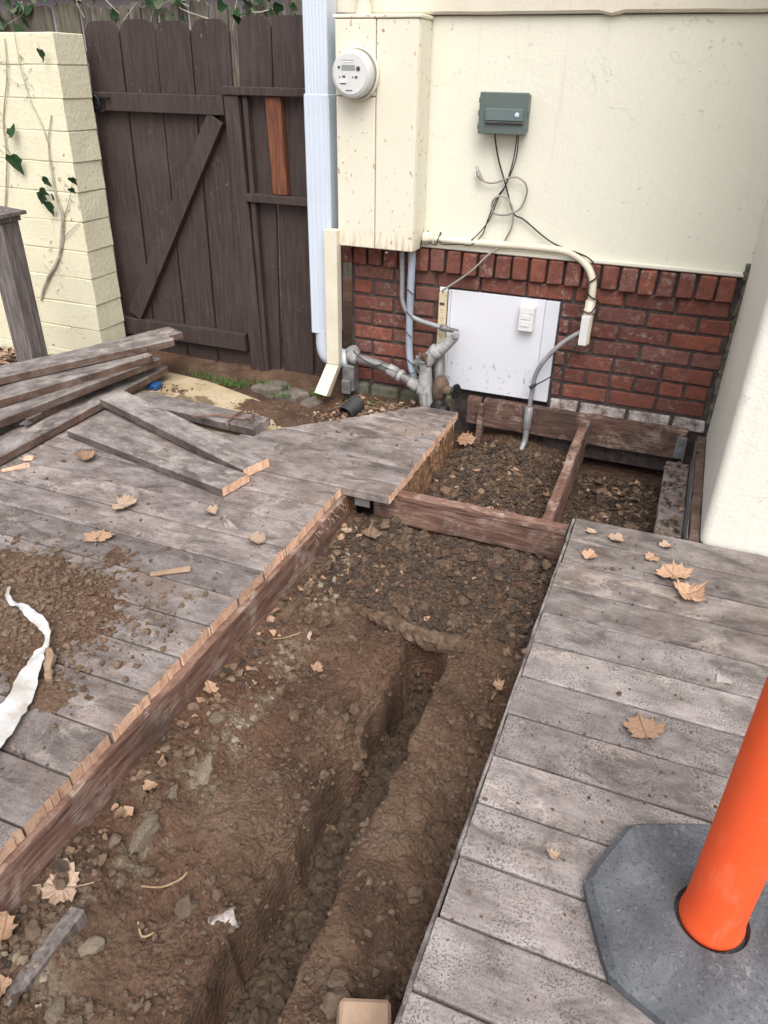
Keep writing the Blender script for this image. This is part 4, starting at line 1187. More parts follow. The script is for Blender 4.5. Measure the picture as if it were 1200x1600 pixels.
o = fastmesh('mud_patch', np.stack([GX.ravel(), GY.ravel(), np.maximum(h_, -.002) - .034], 1), FQ, 'soil', True); o['kind'] = 'stuff'
xs = np.concatenate([RNG.uniform(1.53, 1.615, 520), RNG.uniform(1.63, 1.66, 90), RNG.uniform(1.142, 1.172, 120)]); ys = np.concatenate([RNG.uniform(-.88, -.12, 520), RNG.uniform(-.88, -.06, 90), RNG.uniform(-.88, -.1, 120)])
zs = np.concatenate([np.full(520, -.098), np.full(90, .006), -.040 + .052 * (ys[610:] + .896) / .85])
keep = fbm(xs * 14, ys * 14, 2, 400) > .40; sz = .0018 + .006 * RNG.power(.3, len(xs))
scatter('ledge_crumbs', np.stack([xs, ys, zs + sz * .3, sz], 1)[keep], 'clod')

# dirt spilled on the left deck
def inpoly(x, y, P):
    r = False; j = len(P) - 1
    for i in range(len(P)):
        if (P[i][1] > y) != (P[j][1] > y) and x < (P[j][0] - P[i][0]) * (y - P[i][1]) / (P[j][1] - P[i][1]) + P[i][0]: r = not r
        j = i
    return r
cx_, cy_ = -.10, -2.05
gxs = np.linspace(-.75, .36, 130); gys = np.linspace(-2.46, -1.66, 100)
GX, GY = np.meshgrid(gxs, gys)
dd = np.sqrt(((GX + .20) / .37) ** 2 + ((GY + 2.04) / .26) ** 2)
arm = np.exp(-((GX - .17) / .12) ** 2 - ((GY + 2.27) / .07) ** 2)
arm2 = np.exp(-((GX + .06) / .10) ** 2 - ((GY + 1.72) / .06) ** 2) * .8
PH = .040 * np.clip(1.12 - dd + .25 * (fbm(GX * 9, GY * 9, 3, 5) - .5), 0, 1) + .013 * arm + .010 * arm2
PH = PH + .012 * (fbm(GX * 26, GY * 26, 3, 6) - .55) + (.5 - np.minimum(worley(GX * 40, GY * 40, 7), .9)) * .008
PH = PH - .006
nxp, nyp = len(gxs), len(gys)
ip = (np.arange(nyp - 1)[:, None] * nxp + np.arange(nxp - 1)[None, :]).ravel()
FQ = np.stack([ip, ip + 1, ip + nxp + 1, ip + nxp], 1)
hh = PH.ravel(); FQ = FQ[(hh[FQ].max(1) > .0008)]
o = fastmesh('dirt_pile', np.stack([GX.ravel(), GY.ravel(), np.maximum(hh, -.002)], 1), FQ, 'dirtdry', True)
tag(o, 'low heap of crumbly brown dirt spilled on the left deck', None, None, 'stuff')
xs = RNG.normal(-.08, .29, 8200); ys = RNG.normal(-2.05, .21, 8200)
ddc = np.sqrt(((xs + .16) / .44) ** 2 + ((ys + 2.03) / .30) ** 2)
keep = (RNG.uniform(0, 1, len(xs)) < np.clip(1.35 - ddc, .07, 1)) & (xs < .40) & (ys < -1.62) & (ys > -2.5)
xs, ys = xs[keep], ys[keep]
zp = np.array([max(0.0, PH[np.abs(gys - b).argmin(), np.abs(gxs - a).argmin()]) for a, b in zip(xs, ys)])
sz = .0016 + .013 * RNG.power(.28, len(xs)) * RNG.uniform(.25, 1, len(xs))
o = scatter('dirt_crumbs', np.stack([xs, ys, zp + sz * .35, sz], 1), 'clodry')
# scattered crumbs on both decks
xs = np.concatenate([RNG.uniform(-.9, .40, 420), RNG.uniform(1.27, 1.75, 150), RNG.uniform(.0, .6, 90)]); ys = np.concatenate([RNG.uniform(-2.6, -1.05, 420), RNG.uniform(-2.7, -.95, 150), RNG.uniform(-.9, -.3, 90)])
sz = RNG.uniform(.0012, .0042, len(xs)) * np.where(RNG.uniform(0, 1, len(xs)) < .1, 2.0, 1)
ok = ~((xs < .45) & (ys > xs * 0 - .9) & (xs < ys + .62))
xs, ys, sz = xs[ok], ys[ok], sz[ok]
scatter('deck_crumbs', np.stack([xs, ys, xs * 0 + sz * .4 + .001, sz], 1), 'clod')

# ------------------------------------------------------------------ leaves lying about
LMS = {('maple', m): [leaf_mesh('dead_leaf', m, 'maple', 50 + k, (.22, .38, .55)[k]) for k in range(3)] for m in ('leaf', 'leafpale', 'leafdark')}
for m in ('leaf', 'leafpale', 'leafdark'):
    LMS[('torn', m)] = [leaf_mesh('dead_leaf', m, 'torn', 60 + k, (.35, .6, .8)[k], .2) for k in range(3)]
    LMS[('small', m)] = [leaf_mesh('dead_leaf', m, 'small', 70 + k, .3, .2) for k in range(2)]
def dead(label, x, y, s, kind, mat, rz, z=.006, tilt=(0, 0), k=0, group='dead leaves'):
    ms = LMS[(kind, mat)]
    s *= .90
    o = inst('dead_leaf', ms[k % len(ms)], None, (x, y, z), (tilt[0], tilt[1], rz), (s, s * random.uniform(.85, 1.05), s * random.uniform(.8, 1.5)))
    tag(o, label, 'leaf', group)
GRD = 'dead leaves on the right deck'; GLD = 'dead leaves on the left deck'; GTR = 'dead leaves in the dug soil'
dead('pale torn leaf at the back corner of the right deck', 1.318, -.99, .060, 'torn', 'leafpale', .5, k=0, group=GRD)
dead('long curled leaf along the rear board of the right deck', 1.405, -1.010, .085, 'torn', 'leafpale', 1.4, k=1, group=GRD)
dead('two-toned leaf near the deck edge, below the curled ones', 1.340, -1.150, .085, 'torn', 'leaf', -.4, k=2, group=GRD)
dead('orange tan leaf at the top of the cluster on the right deck', 1.523, -1.075, .085, 'torn', 'leaf', 2.5, k=0, group=GRD)
dead('large round leaf in the middle of the cluster on the right deck', 1.590, -1.145, .125, 'maple', 'leaf', .8, k=1, group=GRD)
dead('large flat leaf at the front of the cluster on the right deck', 1.640, -1.235, .125, 'maple', 'leaf', -1.0, k=2, group=GRD)
dead('fragment of leaf stuck by the foot of the white wall', 1.560, -.985, .065, 'torn', 'leafpale', 2.0, k=1, group=GRD)
dead('lone maple leaf lying flat in the middle of the right deck', 1.565, -1.835, .110, 'maple', 'leaf', .35, k=0, group=GRD)
dead('small crumpled leaf bit stuck on a near board, left of the black base', 1.43, -2.245, .040, 'torn', 'leafpale', 1.0, k=2, group=GRD)
dead('maple leaf beside the lowest plank of the pile', -.590, -1.225, .115, 'maple', 'leaf', 2.4, k=2, group=GLD)
dead('pinkish maple leaf across a board gap on the left deck', -.222, -1.462, .115, 'maple', 'leafpale', -1.2, k=1, group=GLD)
dead('brown crumpled leaf just above the dirt heap', -.165, -1.665, .115, 'maple', 'leaf', .4, k=0, group=GLD)
dead('yellow curled leaf in front of the orange plank end', .088, -1.395, .080, 'torn', 'leafpale', 1.2, z=.012, k=1, group=GLD)
dead('pale leaf lying beside the saw cut', .322, -1.492, .100, 'torn', 'leafpale', -1.3, k=2, group=GLD)
dead('tiny red-brown leaf near the loose plank', -.395, -1.335, .045, 'small', 'leaf', 1.3, k=0, group=GLD)
dead('small pointed yellow leaf between board gaps on the left deck', -.06, -1.60, .045, 'small', 'leafpale', .3, k=1, group=GLD)
def dsoil(label, x, y, s, kind, mat, rz, k=0, dz=.012, tilt=(.2, .1)):
    dead(label, x, y, s, kind, mat, rz, hz(x, y) + dz, tilt, k, GTR)
dsoil('orange tan leaf lying on the bare clay left of the trench', .665, -1.755, .062, 'torn', 'leaf', .3, 0)
dsoil('small narrow leaf standing above the bare clay', .592, -1.66, .048, 'small', 'leafpale', .1, 1, .02, (.8, .2))
dsoil('rusty brown leaf leaning in the cell by the ledger end', .640, -.14, .10, 'maple', 'leaf', .9, 1, .04, (.7, -.2))
dsoil('golden leaf lying beside the middle joist', 1.085, -.44, .085, 'torn', 'leaf', 2.2, 2)
dsoil('wrinkled brown leaf in the left cell by the torn joist', .680, -.58, .085, 'torn', 'leafdark', .6, 1)
dsoil('yellowish leaf at the end of the sawn joist', .475, -1.12, .075, 'torn', 'leafpale', 1.9, 0, .02)
dsoil('grey brown maple leaf below the deck step', .560, -1.10, .090, 'maple', 'leafdark', .2, 2, .02)
dsoil('crumpled leaf below the step, nearest the beam', .600, -1.04, .075, 'torn', 'leafdark', 2.7, 1, .02)
dsoil('large broken leaf resting on the half-buried timber', .492, -2.60, .120, 'maple', 'leafpale', 2.1, 0, .02)
dsoil('twisted tan leaf at the frame edge below the sawn joist', .462, -2.72, .090, 'torn', 'leaf', .5, 2, .025)
dsoil('folded leaf propped against the rim joist', .470, -2.01, .075, 'torn', 'leaf', 1.3, 0, .03, (.7, .3))
dsoil('pink brown leaf among the pale rocks', .515, -2.33, .060, 'torn', 'leaf', 2.9, 1, .02)
dsoil('tan leaf curled against the edge of the right deck', 1.185, -1.655, .060, 'torn', 'leaf', 1.5, 2, .015, (.1, -.3))
dsoil('pale leaf caught at the bottom corner of the timber', .530, -2.80, .070, 'torn', 'leaf', 4.0, 0, .02)
dsoil('grey leaf standing at the corner of the right deck', 1.190, -1.03, .060, 'torn', 'leafdark', .7, 1, .03, (.9, .1))
dsoil('brown leaf in the right cell close to the ledge board', 1.44, -.42, .075, 'maple', 'leafdark', .7, 1)
dsoil('orange leaf scrap lying in the right cell near the deck', 1.38, -.66, .055, 'torn', 'leaf', 2.0, 0)
dsoil('crumpled grey leaf under the ledger in the right cell', 1.27, -.13, .075, 'maple', 'leafdark', 1.7, 0, .02)

# ------------------------------------------------------------------ things in the dug soil
def on(p, dz=0): return (p[0], p[1], hz(p[0], p[1]) + dz)
tb = thing('timber', 'half-buried grey timber parallel to the sawn rim joist', 'timber', (.54, -2.8, -.17))
mb = MB(); m4 = Matrix.Translation((.553, -2.62, -.163)) @ Matrix.Rotation(-.03, 4, 'Z') @ Matrix.Rotation(.05, 4, 'X')
mb.cbox(-.018, .018, -.7, .0, -.03, .016, .004, mat=m4, jit=.003)
obj('beam', mb, 'post', tb)
st = MB(); m4 = Matrix.Translation((1.172, -2.575, -.128)) @ Matrix.Rotation(.35, 4, 'Z') @ Matrix.Rotation(.3, 4, 'X')
st.cbox(-.05, .05, -.22, 0, -.02, .02, .006, mat=m4, jit=.007)
o = obj('wood_offcut', st, 'mudstain', None, at=(1.165, -2.63, -.15)); tag(o, 'pale sawn wood offcut poking out at the edge of the right deck', 'offcut')
wp = MB(); m4 = Matrix.Translation(on((.826, -2.505), -.014)) @ Matrix.Rotation(-.9, 4, 'Z') @ Matrix.Rotation(.25, 4, 'X')
wp.lathe([(.021, -.034), (.0215, .0), (.021, .022), (.017, .022), (.017, -.034)], (0, 0, 0), (0, 1, 0), 16)
wp.v = [tuple(m4 @ Vector(v)) for v in wp.v]
o = obj('pipe_piece', wp, 'whitebrick', None, at=on((.826, -2.505))); tag(o, 'stub of white pipe half buried in the clay beside the trench', 'pipe')
bp = thing('buried_pipe', 'soil-caked old pipe crossing the head of the trench', 'pipe', (.85, -1.48, -.2))
obj('barrel', MB().tube([(.62, -1.42, -.205), (.70, -1.455, -.193), (.78, -1.478, -.187), (.86, -1.496, -.188), (.95, -1.500, -.194), (1.02, -1.485, -.198), (1.07, -1.46, -.215)], [.010, .018, .026, .029, .030, .027, .02], 10, smooth=6, wob=.22), 'clod', bp)
RT = 'thin roots showing in the dug clay'
for lab, pts_ in (('pale forked root near the white pipe stub', [(.66, -2.58), (.685, -2.60), (.705, -2.585)]),
                  ('thin curved root on the clay above the timber', [(.625, -2.52), (.66, -2.50), (.685, -2.47), (.69, -2.45)]),
                  ('long wiry root at the foot of the rim joist', [(.50, -1.72), (.53, -1.70), (.56, -1.66)]),
                  ('dark stick lying on the right bank near the deck', [(1.17, -1.60), (1.185, -1.66), (1.18, -1.71)])):
    P = [on(p, .007 + .004 * (i % 2)) for i, p in enumerate(pts_)]
    o = obj('root', MB().tube(P, .0022, 5, smooth=4), 'twig', None, at=P[0]); tag(o, lab, 'root', RT)
ws = MB().tube([(.434, -2.70, -.03), (.45, -2.67, -.034)], .0016, 5)
CH = 'wood chips on the left deck'
for lab, x, y, w, l, a, mt in (('long orange wood chip near the pile', -.785, -1.395, .022, .10, .95, 'fresh'), ('short orange wood chip touching the lowest plank', -.80, -1.315, .03, .035, .5, 'fresh'),
                           ('flat muddy wood strip in the middle of the left deck', .165, -1.735, .022, .12, .65, 'mudstain')):
    m4 = Matrix.Translation((x, y, .0)) @ Matrix.Rotation(a, 4, 'Z')
    o = obj('wood_chip', MB().cbox(-l / 2, l / 2, -w / 2, w / 2, .0015, .010, .002, mat=m4, jit=.002), mt, None, at=(x, y, 0)); tag(o, lab, 'wood chip', CH)
o = obj('wood_chip', MB().cbox(1.727, 1.760, -1.588, -1.570, .002, .005, .001, jit=.005), 'greywire', None, at=(1.74, -1.58, 0)); tag(o, 'white paint flake on the right deck', 'paint flake')
cb = thing('bent_cable', 'bent stiff brown cable lying across the planks by the tan path', 'cable', (-.25, -.74, .04))
obj('cable', MB().tube([(-.385, -.815, .052), (-.32, -.745, .048), (-.22, -.722, .044), (-.165, -.715, .044), (-.135, -.742, .05)], .0045, 6, smooth=6)
    .tube([(-.135, -.742, .052), (-.15, -.70, .060), (-.185, -.655, .058), (-.225, -.66, .05), (-.235, -.74, .048), (-.215, -.805, .050), (-.19, -.835, .05)], .0045, 6, smooth=6), 'joist', cb)
o = obj('plastic_scrap', MB().cbox(-.905, -.845, -.455, -.40, -.034, .0, .006, jit=.004), 'blue', None, at=(-.87, -.42, -.03)); tag(o, 'scrap of blue plastic under the end of the plank pile', 'scrap')

# white torn strip on the dirt
rp = [(-.168, -2.027, .030, .004), (-.14, -2.06, .034, .006), (-.101, -2.080, .036, .009), (-.05, -2.088, .042, .013), (.007, -2.107, .040, .016), (.050, -2.122, .034, .012), (.074, -2.142, .024, .006),
      (.088, -2.172, .022, .008), (.098, -2.205, .026, .020), (.128, -2.262, .028, .026), (.165, -2.335, .024, .030), (.185, -2.41, .016, .036), (.195, -2.49, .010, .050), (.22, -2.60, .008, .06)]
C = catmull([Vector((p[0], p[1], p[2] + .020 * max(0, 1 - k_ / 9))) for k_, p in enumerate(rp)], 5); Wd = np.interp(np.linspace(0, 1, len(C)), np.linspace(0, 1, len(rp)), [p[3] for p in rp])
mb = MB(); vs_ = []; fs = []
for i, p in enumerate(C):
    d = (C[min(i + 1, len(C) - 1)] - C[max(i - 1, 0)]).normalized(); sd = Vector((-d.y, d.x, 0)).normalized()
    tw = .5 * math.sin(i * .35)
    wob = random.uniform(.85, 1.1)
    for s_ in (-1, -.35, .3, 1):
        q = p + sd * s_ * Wd[i] * wob * math.cos(tw * .6) + Vector((0, 0, s_ * Wd[i] * math.sin(tw) * .45 + .004 * math.sin(i * .8 + s_ * 3)))
        q.z = max(q.z, .004); vs_.append(q)
for i in range(len(C) - 1):
    for k in range(3): fs.append((i * 4 + k, i * 4 + k + 1, i * 4 + 5 + k, i * 4 + 4 + k))
mb.add(vs_, fs); mb.add([(v[0], v[1], v[2] - .0012) for v in vs_], [f[::-1] for f in fs])
o = obj('plastic_strip', mb, 'ribbon', None, True, at=(0, -2.1, 0)); tag(o, 'torn white plastic strip draped over the dirt on the left deck', 'plastic strip')
o = obj('twine', MB().tube([(.095, -2.17, .02), (.12, -2.185, .02), (.145, -2.22, .018), (.175, -2.25, .012)], [.009, .013, .011, .007], 6, smooth=4, wob=.3), 'mudstain', None, at=(.12, -2.2, 0))
tag(o, 'muddy frayed twine next to the white plastic strip', 'twine')

# ------------------------------------------------------------------ electrical cabinet
cab = thing('electrical_cabinet', 'tall cream steel meter cabinet with rust spots on the house wall', 'cabinet', (.17, -.07, .665))
obj('case', MB().cbox(.000, .347, -.130, -.001, .668, 1.500, .004), 'cabinet', cab)
obj('door', MB().cbox(.002, .1705, -.143, -.1305, .671, 1.240, .004), 'cabinet', cab)
obj('meter_cover_plate', MB().cbox(.002, .1715, -.146, -.1305, 1.244, 1.498, .004), 'cabinet', cab)
obj('door', MB().cbox(.1745, .345, -.143, -.1305, .671, 1.498, .004), 'cabinet', cab)
obj('top_flange', MB().cbox(-.006, .352, -.148, -.0015, 1.5005, 1.513, .003), 'cabinet', cab)
obj('knob', MB().lathe([(.006, 0), (.008, .004), (.004, .009)], (.225, -.1305, .661), (0, 0, -1), 10), 'steel', cab)
obj('riser_pipe', MB().lathe([(.030, 0), (.030, .035), (.024, .037), (.024, .5)], (.09, -.07, 1.5135), (0, 0, 1), 18), 'band', cab)
mx, mz = .100, 1.318
mt = thing('electric_meter', 'round glass-covered electricity meter on the left door of the cream cabinet', 'meter', (mx, -.146, mz))
obj('ring', MB().lathe([(.090, 0), (.092, .006), (.092, .016), (.084, .018), (.084, .006)], (mx, -.1465, mz), (0, -1, 0), 40), 'cabinet', mt, True)
obj('dome', MB().lathe([(.083, 0), (.083, .055), (.080, .064), (.073, .069), (.0, .070)], (mx, -.150, mz), (0, -1, 0), 40), 'meterglass', mt, True)
fy = -.2205
face = obj('face_plate', MB().lathe([(.068, 0), (.068, .0014), (.0, .0016)], (mx, fy, mz), (0, -1, 0), 36), 'meterface', mt)
ft = fy - .0016
def mark(x0, x1, z0, z1, mat): return MB().cbox(mx + x0, mx + x1, ft - .0012, ft, mz + z0, mz + z1, .0003)
obj('display', mark(-.036, .020, .012, .030, 'lcd'), 'lcd', mt)
obj('sensor', MB().lathe([(.0085, 0), (.0085, .0012), (0, .002)], (mx + .033, ft, mz + .018), (0, -1, 0), 14), 'dark', mt)
for (a, b, c, d) in ((-.052, -.042, .018, .026), (-.047, -.043, -.013, -.008), (-.033, -.021, -.012, -.005), (.008, .013, -.013, -.008), (.019, .030, -.014, -.006), (-.043, -.018, -.034, -.031), (-.032, .012, .044, .047), (-.02, .008, -.056, -.053)):
    obj('printed_mark', mark(a, b, c, d, 'dark'), 'dark' if d < .04 else 'lcd', mt)
obj('name_plate', mark(-.045, -.012, -.030, -.018, 'whiteplastic'), 'whiteplastic', mt)
obj('name_plate', mark(-.030, .010, .038, .048, 'whiteplastic'), 'whiteplastic', mt)

# ------------------------------------------------------------------ downspouts
ds = thing('downspout', 'large bluish white fluted downspout between the fence and the cabinet', 'downspout', (-.09, -.07, .1))
def flute(mb, z0, z1, x0, x1, y0, y1, n=7):
    pts = []
    for k in range(n + 1):
        x = x0 + (x1 - x0) * k / n
        if k < n:
            xm = (x1 - x0) / n; pts += [(x + .1 * xm, y0), (x + .4 * xm, y0), (x + .5 * xm, y0 + .0009), (x + .9 * xm, y0 + .0009)]
    pts = [(x0 + .006, y0 + .0), *pts[1:-1], (x1 - .006, y0), (x1, y0 + .006), (x1, y1), (x0, y1), (x0, y0 + .006)]
    return mb.prism(pts, z0, z1)
obj('upper_pipe', flute(MB(), .76, 3.0, -.148, -.044, -.125, -.03), 'bluewhite', ds)
obj('lower_pipe', flute(MB(), .26, 1.235, -.153, -.039, -.130, -.026, 5), 'bluewhite', ds)
obj('joint_band', MB().cbox(-.151, -.041, -.128, -.027, 1.234, 1.245, .002), 'bluewhite', ds)
obj('elbow', MB().tube([(-.096, -.078, .275), (-.096, -.080, .19), (-.080, -.084, .150), (-.03, -.088, .140), (.02, -.088, .140)], [.052, .052, .05, .046, .042], 14, smooth=6), 'bluewhite', ds, True)
obj('drain_boot', MB().cbox(.0, .062, -.125, -.06, -.01, .12, .006).cbox(.004, .05, -.14, -.124, -.02, .05, .004), 'galv', ds)
y2 = thing('overflow_spout', 'narrow cream square spout with an angled end beside the big downspout', 'downspout', (-.045, -.16, 0))
obj('pipe', MB().cbox(-.052, .010, -.180, -.135, .135, .738, .003), 'creampipe', y2)
mb = MB()
a = [(-.052, -.180, .134), (.010, -.180, .134), (.010, -.135, .134), (-.052, -.135, .134)]
b = [(-.083, -.255, .012), (-.021, -.255, .004), (-.021, -.215, -.012), (-.083, -.215, -.004)]
mb.add(a + b, [(0, 4, 5, 1), (1, 5, 6, 2), (2, 6, 7, 3), (3, 7, 4, 0), (0, 1, 2, 3)])
bi = [(p[0] + (.004 if k in (0, 3) else -.004), p[1] + (.004 if k < 2 else -.004), p[2]) for k, p in enumerate(b)]
bd = [(p[0] + .01, p[1] + .025, p[2] + .04) for p in bi]
mb.add(b + bi + bd, [(k, k + 4, (k + 1) % 4 + 4, (k + 1) % 4) for k in range(4)] + [(k + 4, k + 8, (k + 1) % 4 + 8, (k + 1) % 4 + 4) for k in range(4)] + [(8, 9, 10, 11)])
obj('angled_end', mb, 'creampipe', y2)
dr = thing('drain_pipe', 'black corrugated drain pipe end gaping below the cream spout', 'drain', (.09, -.3, -.05))
mb = MB(); prof = []
for k in range(10): prof += [(.043 if k % 2 else .039, k * .010)]
prof = [(.037, 0)] + prof
m = MB(); n = 20
ax = Vector((.25, .85, .35)).normalized(); u = ax.orthogonal().normalized(); w = ax.cross(u); b0 = Vector((.100, -.300, -.050))
for (r, hh_) in prof:
    for k in range(n):
        q = 2 * math.pi * k / n; m.v.append(tuple(b0 + ax * hh_ + (u * math.cos(q) + w * math.sin(q)) * r))
for i in range(len(prof) - 1):
    for k in range(n): m.f.append((i * n + k, i * n + (k + 1) % n, (i + 1) * n + (k + 1) % n, (i + 1) * n + k)); m.mi.append(0)
o0 = len(m.v)
for (r, hh_) in ((.037, 0), (.034, .09)):
    for k in range(n):
        q = 2 * math.pi * k / n; m.v.append(tuple(b0 + ax * hh_ + (u * math.cos(q) + w * math.sin(q)) * r))
for k in range(n): m.f.append((o0 + k, o0 + n + k, o0 + n + (k + 1) % n, o0 + (k + 1) % n)); m.mi.append(0)
m.f.append(tuple(o0 + n + k for k in range(n))); m.mi.append(0)
obj('corrugated_hose', m, 'blackplastic', dr, True)

# ------------------------------------------------------------------ gas and water pipes
pp = thing('gas_pipes', 'grey wrapped gas pipes with couplings and valve beside the white panel', 'pipes', (.4, -.12, -.1))
obj('long_pipe', MB().tube([(.050, -.10, .158), (.235, -.105, .128), (.40, -.115, .062)], .023, 14, smooth=3), 'galv', pp, True)
obj('elbow', MB().tube([(.030, -.04, .165), (.030, -.085, .165), (.050, -.10, .160)], .032, 12, smooth=4).lathe([(.033, 0), (.033, .03)], (.045, -.099, .160), (.9, 0, -.15), 14), 'tape', pp, True)
d = Vector((.165, -.01, -.066)).normalized()
for t_, r_, l_ in ((.232, .0275, .050), (.286, .0300, .022), (.345, .029, .05)):
    q = Vector((.235, -.105, .128)) + d * (t_ - .235) * 1.05
    obj('coupling', MB().lathe([(r_ - .004, 0), (r_, .004), (r_, l_ - .004), (r_ - .004, l_)], q, d, 14), 'tape', pp, True)
obj('tee', MB().tube([(.420, -.12, .20), (.424, -.12, .10), (.430, -.12, .03), (.44, -.12, -.02)], [.026, .032, .036, .034], 14, smooth=4, wob=.05).tube([(.395, -.118, .066), (.43, -.12, .06)], .036, 14), 'tape', pp, True)
mb = MB()
mb.tube([(.43, -.155, .06), (.437, -.156, .0), (.446, -.157, -.055)], [.018, .012, .003], 8, smooth=3)
obj('wrap_tail', mb, 'tape', pp)
obj('upper_pipe', MB().tube([(.425, -.12, .185), (.452, -.118, .232), (.500, -.115, .272), (.548, -.108, .325)], [.028, .030, .027, .022], 14, smooth=5, wob=.05), 'tape', pp, True)
obj('cap_nut', MB().lathe([(.016, 0), (.018, .004), (.018, .026), (.013, .030)], (.552, -.112, .336), (.25, -.9, .1), 6), 'tape', pp)
obj('coupling', MB().lathe([(.032, 0), (.034, .005), (.034, .028), (.030, .032)], (.455, -.118, .236), (.66, .02, .72), 14), 'tape', pp, True)
obj('union_nut', MB().lathe([(.020, -.02), (.020, .02)], (.425, -.135, .215), (-.3, -.2, .9), 6), 'brass', pp)
obj('branch_pipe', MB().tube([(.36, -.09, .17), (.40, -.10, .175), (.44, -.10, .172)], .018, 8), 'galv', pp)
obj('stand_pipe', MB().tube([(.470, -.075, .22), (.478, -.075, .10), (.482, -.08, -.08)], .026, 12), 'galv', pp, True)
vl = obj('valve_body', MB().lathe([(.020, -.06), (.032, -.055), (.036, -.02), (.040, .0), (.034, .03), (.022, .05)], (.500, -.125, .085), (.15, -.1, 1), 14).tube([(.50, -.125, .075), (.565, -.150, .085)], [.03, .018], 10), 'brass', pp, True)
obj('valve_wheel', MB().lathe([(.010, -.004), (.032, -.006), (.036, 0), (.032, .006), (.010, .004)], (.582, -.155, .088), (.93, -.35, .1), 12).tube([(.56, -.148, .085), (.60, -.162, .09)], .006, 6), 'iron', vl)
obj('lower_valve', MB().lathe([(.034, -.05), (.038, -.04), (.038, .0), (.030, .012), (.028, .03)], (.497, -.13, .0), (0, 0, 1), 14).tube([(.49, -.14, -.02), (.545, -.15, -.015)], [.03, .026], 10), 'iron', pp, True)
pv = thing('water_conduit', 'blue-grey conduit rising to the cabinet in front of the bricks', 'conduit', (.33, -.05, .1))
obj('pipe', MB().tube([(.316, -.055, .664), (.313, -.055, .41), (.316, -.055, .23), (.330, -.06, .14), (.355, -.075, .085)], .0165, 12, smooth=5), 'pvc', pv, True)
obj('clamp_wire', MB().tube([(.30, -.074, .50), (.335, -.074, .475)], .0022, 5).tube([(.30, -.074, .40), (.335, -.074, .37)], .0022, 5).tube([(.298, -.075, .31), (.333, -.075, .28)], .0022, 5).tube([(.30, -.075, .185), (.35, -.078, .15)], .0022, 5), 'blackwire', pv)
sv = thing('service_conduit', 'thin grey conduit bending right from the cabinet to the pipe cap', 'conduit', (.3, -.04, .45))
obj('pipe', MB().tube([(.266, -.045, .664), (.269, -.045, .50), (.272, -.045, .44), (.300, -.05, .385), (.35, -.055, .362), (.435, -.060, .347), (.470, -.064, .343)], .0115, 10, smooth=5), 'greycond', sv, True)
obj('end_fitting', MB().lathe([(.015, 0), (.015, .03), (.011, .034), (.011, .085)], (.465, -.064, .343), (.98, -.08, -.10), 10), 'galv', sv, True)
gw_ = thing('ground_clamp', 'dark clamp and green wire wrapped on the grey pipe joint', 'clamp', (.39, -.11, .14))
obj('wire', MB().tube([(.365, -.085, .20), (.372, -.11, .175), (.385, -.13, .15), (.40, -.135, .14), (.39, -.12, .17), (.375, -.12, .16), (.37, -.135, .13)], .003, 5, smooth=5), 'green', gw_)
obj('clamp', MB().tube([(.385, -.15, .225), (.405, -.16, .205), (.43, -.165, .20)], .007, 6).tube([(.405, -.16, .245), (.40, -.165, .20)], .006, 6), 'galv', gw_)

# ------------------------------------------------------------------ power strip, timer outlet, controller
pst = thing('power_strip', 'aged tan power strip fixed upright between bricks and white panel', 'power strip', (.457, -.01, .12))
obj('housing', MB().cbox(.437, .4735, -.026, -.0055, .110, .488, .004), 'creamtan', pst)
obj('switch', MB().cbox(.444, .466, -.0290, -.0262, .432, .444, .001), 'dark', pst)
for k in range(6):
    z = .405 - k * .038
    for (dx, dz) in ((-.005, .006), (.005, .006), (0, -.005)):
        obj('socket_slot', MB().cbox(.455 + dx - .0012, .455 + dx + .0012, -.0272, -.0262, z + dz - .003, z + dz + .003, .0003), 'dark', pst)
obj('mounting_plate', MB().cbox(.4355, .4735, -.012, -.0055, .4885, .508, .002), 'white', pst)
ot = thing('outlet_timer', 'white rectangular outlet timer on the white access panel', 'timer', (.838, -.01, .365))
obj('body', MB().cbox(.806, .872, -.036, .0035, .362, .470, .004), 'whiteplastic', ot)
for (z0, z1) in ((.385, .408), (.416, .436)):
    obj('button', MB().cbox(.818, .856, -.040, -.0363, z0, z1, .003), 'whiteplastic', ot)
obj('seam', MB().cbox(.8045, .8735, -.030, -.026, .409, .412, .0005), 'lcd', ot)
obj('seam', MB().cbox(.8065, .8700, -.0366, -.0355, .438, .440, .0002), 'lcd', ot)
gc = thing('sprinkler_controller', 'grey green sprinkler controller box mounted on the cream wall', 'controller', (.668, -.03, 1.125))
obj('case', MB().cbox(.576, .758, -.052, .0055, 1.128, 1.266, .008), 'green', gc)
obj('lid', MB().cbox(.573, .761, -.066, -.0525, 1.125, 1.268, .007), 'green', gc)
obj('raised_panel', MB().cbox(.600, .748, -.0755, -.0665, 1.172, 1.214, .004), 'greenlid', gc)
obj('grip_edge', MB().cbox(.602, .750, -.0765, -.0668, 1.162, 1.1705, .002), 'dark', gc)
obj('lock', MB().lathe([(.0085, 0), (.0085, .002), (.006, .0035), (0, .004)], (.725, -.0757, 1.194), (0, -1, 0), 16), 'bluewhite', gc)
for z in (1.15, 1.196, 1.24):
    obj('hinge', MB().cbox(.569, .5725, -.062, -.045, z - .009, z + .009, .001), 'green', gc)
obj('clasp', MB().cbox(.7612, .766, -.060, -.042, 1.185, 1.207, .001), 'green', gc)

